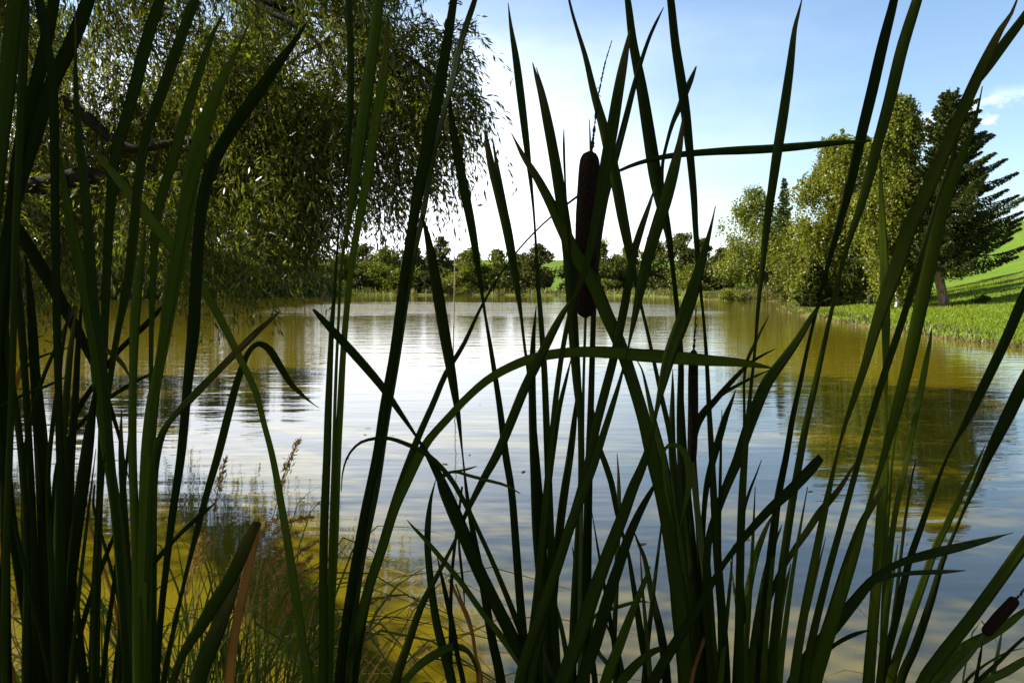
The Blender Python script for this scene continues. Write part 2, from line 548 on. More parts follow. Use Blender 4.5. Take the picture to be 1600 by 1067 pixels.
# ------------------------------------------------------------------ trees
def strings(rng, P, dirs, length, droop, step, l, w, acc, jitter=0.6, twig_acc=None, twig_r=0.004):
    """leafy twigs: start at P (n,3), leave along dirs, then hang; leaves alternate along them"""
    n = len(P)
    L = np.broadcast_to(np.asarray(length, float), (n,))
    k = int(np.ceil(L.max() / step))
    t = (np.arange(k) + 0.5) / k
    s = t[None, :, None] * L[:, None, None]
    down = np.zeros((n, 1, 3)); down[..., 2] = -1
    D = np.broadcast_to(np.asarray(droop, float), (n,))[:, None, None]
    path = P[:, None] + dirs[:, None] * s * (1 - 0.5 * t[None, :, None] * np.minimum(D, 1)) + down * D * s * t[None, :, None]
    keep = rng.random((n, k)) < (L / L.max())[:, None] * 0.98 + 0.02
    tan = unit(np.gradient(path, axis=1))
    A = unit(tan + rng.normal(size=path.shape) * jitter)
    C = path + A * (l * 0.5) + rng.normal(size=path.shape) * (0.25 * l)
    C, A = C[keep], A[keep]
    sc = rng.uniform(0.65, 1.25, len(C))
    leaf_quads(acc, C, A, l * sc, w * sc, rng, 0.42)
    if twig_acc is not None:
        S = unit(np.cross(tan, rng.normal(size=(n, 1, 3))))
        a, b_ = path - S * twig_r, path + S * twig_r
        V = np.stack([a, b_], 2)                       # n,k,2,3
        idx = np.arange(n * k * 2).reshape(n, k, 2)
        F = np.stack([idx[:, :-1, 0], idx[:, :-1, 1], idx[:, 1:, 1], idx[:, 1:, 0]], -1).reshape(-1, 4)
        twig_acc.add(V.reshape(-1, 3), F)


def rdir(rng, n, up=0.0):
    d = rng.normal(size=(n, 3))
    d[:, 2] += up
    return unit(d)


# --- the willow leaning in from the left -----------------------------------
rng = np.random.default_rng(5)
WB = np.array([-9.3, 12.2, 0.0])
WB[2] = gz(WB[0], WB[1]) - 0.05
willow = empty("willow_tree", WB, "large old willow leaning in from the left, its leafy branches hanging over the water", "tree")
wood, leaves, twigs = Acc(), Acc(), Acc()
fork = WB + np.array([0.15, -0.1, 1.7])
tube(wood, catmull([WB, WB + [0.05, -0.05, 0.5], fork, fork + [-0.1, 0, 0.6]], 12), np.linspace(0.52, 0.3, 12), 12)
limb = [fork, at(-60, 305, 12.0), at(20, 298, 12.0), at(90, 284, 12.0), at(132, 274, 12.0), at(170, 282, 12.0), at(225, 278, 12.0)]
tube(wood, catmull(limb, 40), np.interp(np.linspace(0, 1, 40), [0, 0.55, 0.82, 1], [0.2, 0.125, 0.10, 0.02]), 10)
tube(wood, catmull([at(95, 285, 12.0), at(160, 292, 11.95), at(215, 305, 11.9), at(250, 335, 11.8)], 16), np.linspace(0.07, 0.012, 16), 7)
tube(wood, catmull([at(-40, 120, 12.2), at(100, 160, 12.2), at(200, 232, 12.1), at(260, 225, 12.0), at(330, 215, 11.9)], 18), np.linspace(0.11, 0.03, 18), 7)
tube(wood, catmull([at(300, -110, 12.4), at(400, 6, 12.0), at(457, 37, 11.8), at(495, 68, 11.7), at(530, 120, 11.5)], 18), np.linspace(0.06, 0.012, 18), 7)
tube(wood, catmull([at(330, -60, 12.4), at(430, 10, 12.2), at(535, 33, 11.9), at(640, 90, 11.6), at(740, 175, 11.4)], 18), np.linspace(0.05, 0.008, 18), 7)
tube(wood, catmull([at(380, 160, 12), at(470, 86, 12), at(520, 60, 12)], 10), np.linspace(0.02, 0.03, 10), 6)
CC, RR = np.array([-8.3, 11.6, 6.6]), np.array([7.2, 6.2, 5.4])
cl = []
while len(cl) < 330:
    d = rng.normal(size=3); d /= np.linalg.norm(d)
    r = rng.uniform(0.35, 1.0) ** 0.45
    p = CC + d * r * RR
    if p[2] > 2.2: cl.append((p, rng.uniform(0.45, 0.85)))
# sprays that make the right-hand edge and the lowest fringe
for x, y, Y, r in ((700, 75, 11.3, .4), (690, 150, 11.2, .42), (725, 165, 11.0, .25), (655, 230, 11.3, .4), (630, 270, 11.4, .35), (672, 190, 11.3, .35),
                   (610, 165, 11.6, .6), (560, 250, 11.6, .5), (585, 300, 11.2, .25), (500, 290, 11.8, .45), (420, 300, 11.6, .6), (380, 350, 11.3, .5),
                   (445, 370, 11.4, .35), (330, 360, 11.2, .5), (250, 330, 11.5, .5), (40, 370, 10.6, .5), (0, 420, 10.4, .4), (90, 350, 11.5, .5),
                   (170, 360, 12.5, .6), (20, 330, 11.4, .5), (480, 180, 12, .7), (400, 220, 12.3, .7), (330, 120, 12.5, .8), (540, 60, 12, .6),
                   (620, 60, 11.6, .5), (590, 110, 12.2, .6), (230, 190, 12.8, .7), (120, 110, 12.6, .8), (60, 220, 12.8, .7), (300, 290, 12.2, .6),
                   (380, 400, 11.2, .4), (300, 400, 11.4, .4), (470, 330, 11.9, .5), (520, 180, 11.2, .5), (430, 120, 11.4, .5), (640, 130, 12.4, .5)):
    cl.append((at(x, y, Y), r))
for p, r in cl:
    q = p - CAM
    qx, qy = W / 2 + FPX * q[0] / max(q[1], .1), 445 - FPX * q[2] / max(q[1], .1)
    if -80 < qx < 270 and 70 < qy < 325 and 4 < p[1] < 12.3: continue      # the heavy limb stays in view
    if 60 < qx < 520 and qy > 345 and p[1] > 4 and r > 0.41: continue      # the shore shows below the crown
    off = p - CC
    inview = abs(p[0] / max(p[1], 1)) < 0.66 and p[2] < 7.2
    n = int((150 if inview else 20) * (r / 0.6) ** 2) + 4
    P = p + unit(rng.normal(size=(n, 3))) * (r * rng.uniform(0.1, 1, (n, 1)) ** 0.5)
    out_d = unit(rng.normal(size=(n, 3)) * 0.8 + off / np.linalg.norm(off) * 0.8 + np.array([0, 0, 0.1]))
    step, l, w = (0.042, 0.11, 0.025) if inview else (0.085, 0.17, 0.035)
    strings(rng, P, out_d, rng.uniform(0.3, 0.85, n), rng.uniform(0.35, 1.1, n), step, l, w, leaves, 0.42, twigs if inview else None, 0.0028)
# unseen extra crown clumps, added overhead to shade the cattails
for q in range(130):
    cl.append((np.array([rng.uniform(-12, 7), rng.uniform(-6.5, 2.4), rng.uniform(4.2, 8.5)]), rng.uniform(0.7, 1.1)))
for q in range(75):  # more unseen clumps, added to shade the near water
    cl.append((np.array([rng.uniform(-8, 2), rng.uniform(2.2, 7.5), rng.uniform(5.4, 8.2)]), rng.uniform(0.7, 1.1)))
for p, r in cl[-205:]:
    if p[1] > -1 and p[2] - r - 0.95 < 1.7 + 0.33 * p[1]: continue
    n = int(24 * (r / 0.6) ** 2)
    P = p + unit(rng.normal(size=(n, 3))) * (r * rng.uniform(0.1, 1, (n, 1)) ** 0.5)
    strings(rng, P, rdir(rng, n), rng.uniform(0.3, 0.85, n), rng.uniform(0.35, 1.1, n), 0.09, 0.18, 0.05, leaves, 0.55)
cl = cl[:-205]
for q in ([(-8.2, 10.2, 4.6), (-6.5, 6.5, 6.6), (-3.0, 4.6, 7.0), (1.5, 3.8, 7.2)], [(-8.6, 9.0, 4.4), (-7.2, 3.5, 6.2), (-3.5, -0.5, 6.8), (3.5, -2.5, 7.0)],
          [(-9.2, 8.0, 4.4), (-9.5, 1.0, 6.0), (-7.5, -4.0, 6.4)]):  # out-of-frame boughs added to carry the extra shading clumps
    C = catmull([fork + [0, -0.05, 0.2]] + [np.array(v) for v in q], 30)
    tube(wood, C, np.linspace(0.22, 0.03, 30), 8)
    for k in range(6, 30, 2):
        e_ = C[k] + rng.normal(size=3) * [1.6, 1.6, 0.7]
        tube(wood, catmull([C[k], (C[k] + e_) / 2 + [0, 0, .2], e_], 8), np.linspace(0.05, 0.006, 8), 5)
bl = [fork + [-0.1, 0, 0.6], CC + [-1, 0, -1], CC + [-3, -1, 1.5], CC + [2.5, -2, 1.0], CC + [1.5, 2.5, 1.5], CC + [-1, -3.5, 0.5], CC + [0.5, 0.5, 3]]
for q in bl[1:]:
    mid_ = (bl[0] + q) / 2 + rng.normal(size=3) * 0.4
    tube(wood, catmull([fork + [-0.1, 0, 0.4], mid_, q], 14), np.linspace(0.24, 0.05, 14), 8)
    for p, r in cl[::7]:
        if np.linalg.norm(p - q) < 3.6:
            tube(wood, catmull([q, (p + q) / 2 + rng.normal(size=3) * 0.25, p], 8), np.linspace(0.05, 0.008, 8), 5)
wood.build("trunk", M_BARKW, willow, WB, True)
cr = leaves.build("crown", M_WILLOW, willow, WB)
twigs.build("twigs", M_BARKW, cr, WB)


# --- generic broadleaf, birch and spruce -----------------------------------
def broadleaf(name, loc, Hh, Rr, label, group, leafm, barkm, seed, leaf=0.22, nclump=46, per=58, low=0.12, lean=0.0, droop=0.0,
              trunk_r=0.12, open_=0.0, shape=1.0, trunk_vis=0.0):
    rng = np.random.default_rng(seed)
    t = empty(name, loc, label, "tree" if "bush" not in name else "bush", group)
    wood, lv = Acc(), Acc()
    top = np.array([lean, 0, Hh * 0.92])
    ax = catmull([(0, 0, -0.15), (lean * 0.15 + rng.normal() * 0.1, rng.normal() * 0.1, Hh * 0.35), (lean * 0.6, 0, Hh * 0.7), top], 14)
    tube(wood, ax, np.linspace(trunk_r, trunk_r * 0.12, 14), 9)
    for k in range(nclump):
        f = rng.uniform(low, 1.0) if k % 5 else rng.uniform(low, 0.4)
        u = (f - low) / (1 - low)
        prof = (math.sin(math.pi * min(1, 0.12 + 0.88 * u) ** shape)) ** 0.75 if u < 0.97 else 0.2
        prof = max(prof, 0.18)
        a = rng.uniform(0, 2 * math.pi)
        rr = Rr * prof * rng.uniform(0.12, 1.0) ** 0.6 * rng.uniform(0.62, 1.14)
        rr *= 1 + 0.30 * math.sin(2 * a + 8.5 * f + seed) + 0.16 * math.sin(3 * a - 17 * f + 2 * seed)     # lobes and hollows
        c = np.array([lean * f + math.cos(a) * rr, math.sin(a) * rr, Hh * f * 0.95])
        r = Rr * rng.uniform(0.17, 0.42) * (0.7 + 0.3 * prof)
        if k % 2 == 0:
            b0 = ax[int(np.clip(f * 0.8 * 13, 1, 12))]
            tube(wood, catmull([b0, (b0 + c) / 2 + [0, 0, 0.08 * Hh * (1 - f)], c], 6), np.linspace(trunk_r * 0.28, 0.012, 6), 5)
        n = int(per * 2.0 * rng.uniform(0.7, 1.3))
        P = c + unit(rng.normal(size=(n, 3))) * (r * rng.uniform(0.05, 1, (n, 1)) ** 0.45) * np.array([1, 1, 0.75])
        if droop > 0:
            strings(rng, P, rdir(rng, n, 0.1), rng.uniform(0.25, 1.0, n) * droop, rng.uniform(0.6, 1.3, n), leaf * 0.7, leaf * 1.15, leaf * 0.85, lv, 0.7)
        else:
            leaf_quads(lv, P, rdir(rng, n, -0.2), leaf * rng.uniform(0.7, 1.35, n), leaf * 0.72 * rng.uniform(0.7, 1.3, n), rng)
    wood.build("trunk", barkm, t, smooth=True)
    lv.build("crown", leafm, t)
    return t


def spruce(name, loc, Hh, Rr, label, group, seed, clear=0.14, lean=0.0, dens=1.0, needle=0.16, barkm=M_BARKS, trunk_r=0.2, irregular=0.3, curve=0.9, bow=0.0, left_side=0.95):
    rng = np.random.default_rng(seed)
    t = empty(name, loc, label, "tree", group)
    wood, lv, boughs = Acc(), Acc(), Acc()
    ax = catmull([(0, 0, -0.2), (lean * 0.3 + bow, 0, Hh * 0.22), (lean * 0.75, 0, Hh * 0.6), (lean, 0, Hh)], 24)
    tube(wood, ax, np.linspace(trunk_r, 0.015, 24) ** 1.0, 10)
    z, k = Hh * clear, 0
    while z < Hh * 0.985:
        f = z / Hh
        u = (f - clear) / (1 - clear)
        L0 = Rr * (1 - u) ** curve * (0.55 + 0.45 * min(1, u * 6 + 0.3)) + 0.12
        nb = int(rng.integers(5, 8))
        a0 = rng.uniform(0, 6.28)
        base = np.array([np.interp(z, ax[:, 2], ax[:, 0]), 0, z])
        for q in range(nb):
            L = L0 * rng.uniform(1 - irregular, 1.1) * (1.08 if math.cos(a0 + q * 6.283 / nb) > 0.2 else left_side)
            a = a0 + q * 6.283 / nb + rng.normal() * 0.25
            d = np.array([math.cos(a), math.sin(a), 0])
            tip = base + d * L + np.array([0, 0, L * (0.30 * u + 0.02) + rng.normal() * 0.08])
            midp = base + d * L * 0.55 + np.array([0, 0, L * (0.22 * u - 0.10)])
            C = catmull([base, midp, tip], 8)
            tube(boughs, C, np.linspace(0.035 * (1 - u) + 0.012, 0.006, 8), 4)
            n = max(8, int(dens * L / needle * 24))
            s = rng.uniform(0.12, 1.0, n) ** 0.8
            idx = s * 7
            i0 = np.clip(idx.astype(int), 0, 6)
            P = C[i0] + (C[i0 + 1] - C[i0]) * (idx - i0)[:, None]
            side = np.cross(d, [0, 0, 1.0])
            sg = rng.choice([-1, 1], n)[:, None]
            spread = (1 - s)[:, None] * L * 0.33 + 0.05
            A = unit(d * 0.7 + side * sg * 0.9 + np.array([0, 0, -0.45]) + rng.normal(size=(n, 3)) * 0.45)
            P = P + side * sg * spread * rng.uniform(0, 1, (n, 1)) + np.array([0, 0, -1]) * spread * 0.9 * rng.uniform(0, 1, (n, 1))
            leaf_quads(lv, P, A, needle * rng.uniform(0.8, 1.7, n), needle * 0.36, rng)
        z += Hh * 0.022 * (1.25 - 0.6 * u) * rng.uniform(0.8, 1.2) + 0.02
        k += 1
    wood.build("trunk", barkm, t, smooth=True)
    cr_ = lv.build("crown", M_NEEDLE, t)
    boughs.build("boughs", M_BARKD, cr_)
    return t


def spot(x, Y):
    p = at(x, 445, Y)
    return np.array([p[0], p[1], gz(p[0], p[1])])


def hgt_px(y0, Y, z):          # height that reaches photo row y0
    return at(800, y0, Y)[2] - z


def put(fn, x, Y, ytop, wpx, name, label, group, *a, **k):
    p = spot(x, Y)
    return fn(name, p, hgt_px(ytop, Y, p[2]), wpx / FPX * Y / 2, label, group, *a, **k)


G_R = "trees on the right bank"
put(spruce, 1478, 41, 137, 250, "spruce_tree", "tallest dark spruce on the right bank with bare reddish lower trunk on the grass", G_R, 21,
    clear=0.2, lean=-0.1, bow=-0.38, left_side=0.6, dens=1.5, needle=0.15, trunk_r=0.24, irregular=0.45, curve=0.62)
put(broadleaf, 1404, 42.5, 142, 112, "birch_tree", "tall slim yellow-green birch directly left of the tallest spruce", G_R, M_BIRCH, M_BARKB, 22,
    leaf=0.125, nclump=82, per=38, low=0.16, droop=1.3, trunk_r=0.15, shape=0.75)
put(spruce, 1360, 48, 232, 120, "spruce_tree", "dark spruce half hidden between the two yellow-green birches", G_R, 23,
    clear=0.2, dens=1.2, needle=0.17, barkm=M_BARKD, trunk_r=0.17)
put(broadleaf, 1312, 52, 202, 175, "birch_tree", "broad drooping birch with white trunk and hanging yellow-green twigs", G_R, M_BIRCH, M_BARKB, 24,
    leaf=0.13, nclump=104, per=40, low=0.12, droop=1.5, trunk_r=0.17, shape=0.8)
put(broadleaf, 1345, 58, 205, 90, "alder_tree", "dark rounded tree rising behind the broad drooping birch", G_R, M_DARKL, M_BARKD, 25,
    leaf=0.2, nclump=90, per=60, low=0.25, trunk_r=0.16)
put(broadleaf, 1178, 92, 285, 120, "birch_tree", "separate rounded birch with pale trunk standing alone at the back of the right bank", G_R, M_BIRCHG, M_BARKB, 26,
    leaf=0.2, nclump=120, per=20, low=0.10, droop=0.9, trunk_r=0.2, shape=0.8)
put(spruce, 1222, 97, 275, 60, "spruce_tree", "thin pointed spruce top showing between the lone birch and the broad one", G_R, 27,
    clear=0.08, dens=0.9, needle=0.24, trunk_r=0.15, irregular=0.4)
put(broadleaf, 1232, 80, 350, 70, "alder_tree", "low dark tree filling the gap behind the broad drooping birch", G_R, M_DARKL, M_BARKD, 28, leaf=0.2, nclump=40, per=60, low=0.08)
put(broadleaf, 1440, 66, 300, 120, "alder_tree", "shaded tree behind the tall slim birch and tallest spruce", G_R, M_DARKL, M_BARKD, 29, leaf=0.2, nclump=50, per=60, low=0.1)
put(spruce, 1272, 50, 405, 60, "young_spruce", "small dark young spruce on the bank under the broad drooping birch", G_R, 30, clear=0.03, needle=0.13, dens=1.2, trunk_r=0.06)
put(broadleaf, 1535, 40.0, 462, 34, "low_bush", "small scrubby bush on the grass beside the bare spruce trunk", None, M_GRASS, M_BARKD, 31, leaf=0.07, nclump=14, per=40, low=0.1, trunk_r=0.02)
put(broadleaf, 1418, 44.0, 425, 70, "low_bush", "dark leafy bush at the foot of the tall slim birch", None, M_BIRCHG, M_BARKD, 32, leaf=0.1, nclump=26, per=60, low=0.1, trunk_r=0.03)
put(broadleaf, 1142, 85.8, 452, 62, "low_bush", "round green bush right at the water's edge below the lone birch", None, M_BIRCHG, M_BARKD, 33, leaf=0.16, nclump=22, per=60, low=0.1, trunk_r=0.03)

# --- tree line across the far bank ------------------------------------------
G_F = "tree line on the far bank"
far = [  # x, distance, top row, width px, material, label
    (532, 139, 400, 62, M_BIRCHG, "lowest bush at the left end of the far tree line, under the willow tips"),
    (566, 143, 388, 70, M_DARKL, "dark rounded tree second from the left end of the far tree line"),
    (606, 140, 391, 66, M_BIRCHG, "mid green bushy tree left of the tall blades pair on the far bank"),
    (645, 141, 387, 70, M_DARKL, "dark bushy tree behind the long upright blades in the far tree line"),
    (690, 144, 371, 56, M_DARKL, "tall narrow tree standing just left of the pale stick, far bank"),
    (736, 139, 391, 66, M_BIRCHG, "lighter green rounded tree just right of the pale stick, far bank"),
    (776, 141, 392, 58, M_BIRCHG, "thin airy tree between the pale stick and the gap in the far tree line"),
    (812, 148, 400, 40, M_DARKL, "small dim tree left of the dark round one by the field gap"),
    (841, 138, 384, 54, M_DARKL, "dark round tree on the left edge of the bright field gap"),
    (903, 141, 388, 54, M_DARKL, "tree on the right edge of the bright field gap, behind the brown seed head"),
    (942, 139, 378, 62, M_BIRCHG, "green rounded tree just right of the tall brown seed head, far bank"),
    (982, 142, 388, 62, M_BIRCHG, "lower pale green tree in the middle of the right half of the far tree line"),
    (1022, 145, 374, 60, M_DARKL, "dark tree left of the tallest dense one in the far tree line"),
    (1062, 140, 364, 76, M_DARKL, "tallest dense tree of the far tree line, right half"),
    (1098, 138, 377, 60, M_DARKL, "dark broad tree next to the lone birch at the right end of the far line"),
    (1128, 132, 392, 56, M_DARKL, "low dark tree tucked behind the lone birch's left side"),
]
for q, (x, Y, yt, wpx, mt, lab) in enumerate(far):
    put(broadleaf, x, Y, yt - 3, wpx * 1.3, "far_tree", lab, G_F, mt, M_BARKD, 100 + q, leaf=0.36, nclump=64, per=60, low=0.02 if q not in (8,) else 0.12,
        trunk_r=0.14, shape=0.55 + 0.15 * (q % 3))
G_U = "undergrowth bushes along the far bank"
for q, (x, Y, yt, wpx, lab) in enumerate([(556, 137, 424, 70, "low bush at the foot of the far tree line near its left end"), (625, 136, 420, 80, "wide low bush under the far trees, left of the pale stick"),
        (668, 137, 426, 60, "small low bush just left of the pale stick's far bank"), (722, 136, 421, 70, "low bush at the far bank just right of the pale stick"),
        (790, 136, 424, 70, "low bush under the airy far tree, left of the field gap"), (925, 136, 420, 70, "low bush under the far trees right of the brown seed head"),
        (1000, 136, 418, 80, "wide low bush under the far trees in the right half"), (1080, 134, 415, 90, "dense low bush beneath the tallest far trees")]):
    put(broadleaf, x, Y, yt, wpx, "far_bush", lab, G_U, M_BIRCHG if q % 2 else M_DARKL, M_BARKD, 190 + q, leaf=0.32, nclump=30, per=60, low=0.02, trunk_r=0.05, shape=0.5)
G_L = "tall trees on the left bank"
left = [(-60, 96, 215, 190, "tall dark tree at the far left end of the left bank"),
        (25, 100, 238, 150, "tall tree behind the willow limb on the left bank"), (105, 108, 225, 150, "tall dense tree behind the willow, third from the left"),
        (185, 104, 262, 140, "dark tree seen low through the willow between leaning blades"), (255, 112, 240, 130, "tall tree behind the willow's sky holes on the left bank"),
        (325, 116, 268, 130, "dark tree behind the willow's lowest hanging branches"), (395, 120, 258, 130, "second tall tree from the right end of the left bank group"),
        (455, 126, 275, 110, "tall tree at the right end of the left bank group, beside the open sky")]
for q, (x, Y, yt, wpx, lab) in enumerate(left):
    put(broadleaf, x, Y, yt, wpx, "tall_tree", lab, G_L, M_DARKL if q % 3 else M_BIRCHG, M_BARKD, 140 + q, leaf=0.4, nclump=120, per=70, low=0.03,
        trunk_r=0.22, shape=0.6)
G_B = "bushes along the left shore"
for q, (x, Y, yt, wpx, lab) in enumerate([(60, 92, 420, 90, "shore bush at the left below the willow limb"), (150, 100, 432, 80, "low shore bush seen between the crossing left blades"),
                                          (255, 108, 424, 90, "round shore bush under the middle of the willow"), (345, 114, 430, 90, "low shore bush beneath the hanging willow branches"),
                                          (430, 120, 428, 90, "shore bush at the tip of the left bank"), (500, 130, 432, 70, "small bush linking the left bank to the far tree line")]):
    put(broadleaf, x, Y, yt, wpx, "shore_bush", lab, G_B, M_BIRCHG if q % 2 else M_DARKL, M_BARKD, 170 + q, leaf=0.3, nclump=26, per=60, low=0.05, trunk_r=0.05)

# --- grass on the banks --------------------------------------------------------
def grass_on(name, pts_x, pts_y, h, w, mat, rng, lean=0.35):
    z = ground(pts_x, pts_y)
    n = len(z)
    P = np.stack([pts_x, pts_y, z - 0.02], -1)
    a = rng.uniform(0, 6.283, n)
    S = np.stack([np.cos(a), np.sin(a), 0 * a], -1)
    hh = h * rng.uniform(0.5, 1.4, n)
    tip = P + np.stack([rng.normal(size=n) * lean * hh, rng.normal(size=n) * lean * hh, hh], -1)
    md = (P + tip) / 2 + np.stack([0 * a, 0 * a, 0.12 * hh], -1)
    ww = (w * rng.uniform(0.6, 1.4, n))[:, None]
    V = np.stack([P - S * ww * .5, P + S * ww * .5, md + S * ww * .4, md - S * ww * .4, tip], 1)
    base = np.arange(n)[:, None] * 5
    F = np.concatenate([base + [0, 1, 2, 3], ], 0)
    F2 = np.concatenate([base + [3, 2, 4, 4]], 0)[:, :3]
    # tip triangle written as a thin quad so that the mesh has one face size
    tipb = tip + S * ww * 0.06
    V = np.concatenate([V, tipb[:, None]], 1)
    base = np.arange(n)[:, None] * 6
    F = np.concatenate([base + [0, 1, 2, 3], base + [3, 2, 5, 4]], 0)
    return tag(mesh_arr(name, V.reshape(-1, 3), F, mat), kind="stuff")


def scatter(n, x0, x1, y0, y1, smin, smax, rng, power=1.0):
    X, Y = rng.uniform(x0, x1, n * 6), rng.uniform(y0, y1, n * 6)
    s = sdf(X, Y)
    ok = (s > smin) & (s < smax) & (rng.random(n * 6) < np.clip(1 - (s - smin) / (smax - smin), 0, 1) ** power)
    return X[ok][:n], Y[ok][:n]


rng = np.random.default_rng(77)
X, Y = scatter(52000, 11.5, 34, 18, 66, 0.25, 14, rng, 0.6)
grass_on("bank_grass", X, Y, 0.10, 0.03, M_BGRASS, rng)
X, Y = scatter(5000, 11, 18, 18, 62, -0.05, 0.7, rng, 0.5)
grass_on("bank_weeds", X, Y, 0.2, 0.03, M_FRINGE, rng, 0.6)
X, Y = scatter(8000, 15, 32, 58, 96, 0.1, 6, rng)
grass_on("rough_grass", X, Y, 0.55, 0.08, M_FRINGE, rng)
X, Y = scatter(9000, -52, 20, 80, 140, 0.1, 4, rng)
grass_on("shore_grass", X, Y, 0.7, 0.12, M_FRINGE, rng)
X, Y = scatter(5000, -3.5, 5, 0.75, 1.9, 0.0, 0.8, rng, 0.2)
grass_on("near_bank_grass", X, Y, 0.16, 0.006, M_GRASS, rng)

# flecks of pollen and leaf litter afloat
rng = np.random.default_rng(41)
fx, fy = rng.uniform(-16, 12, 420), 5 + 45 * rng.random(420) ** 1.6
ok = sdf(fx, fy) < -0.6
fx, fy = fx[ok], fy[ok]
fa = rng.uniform(0, 6.28, len(fx))
D_ = np.stack([np.cos(fa), np.sin(fa), 0 * fa], -1)
E_ = np.stack([-np.sin(fa), np.cos(fa), 0 * fa], -1)
fl = (rng.uniform(0.012, 0.05, len(fx)))[:, None]
Cc = np.stack([fx, fy, 0 * fx + 0.004], -1)
V = np.stack([Cc - D_ * fl, Cc + E_ * fl * .35, Cc + D_ * fl, Cc - E_ * fl * .35], 1).reshape(-1, 3)
tag(mesh_arr("floating_litter", V, np.arange(len(V)).reshape(-1, 4), M_STRAW), kind="stuff")

# ------------------------------------------------------------------ cattails on the near bank
G_C = "cattails along the near bank"
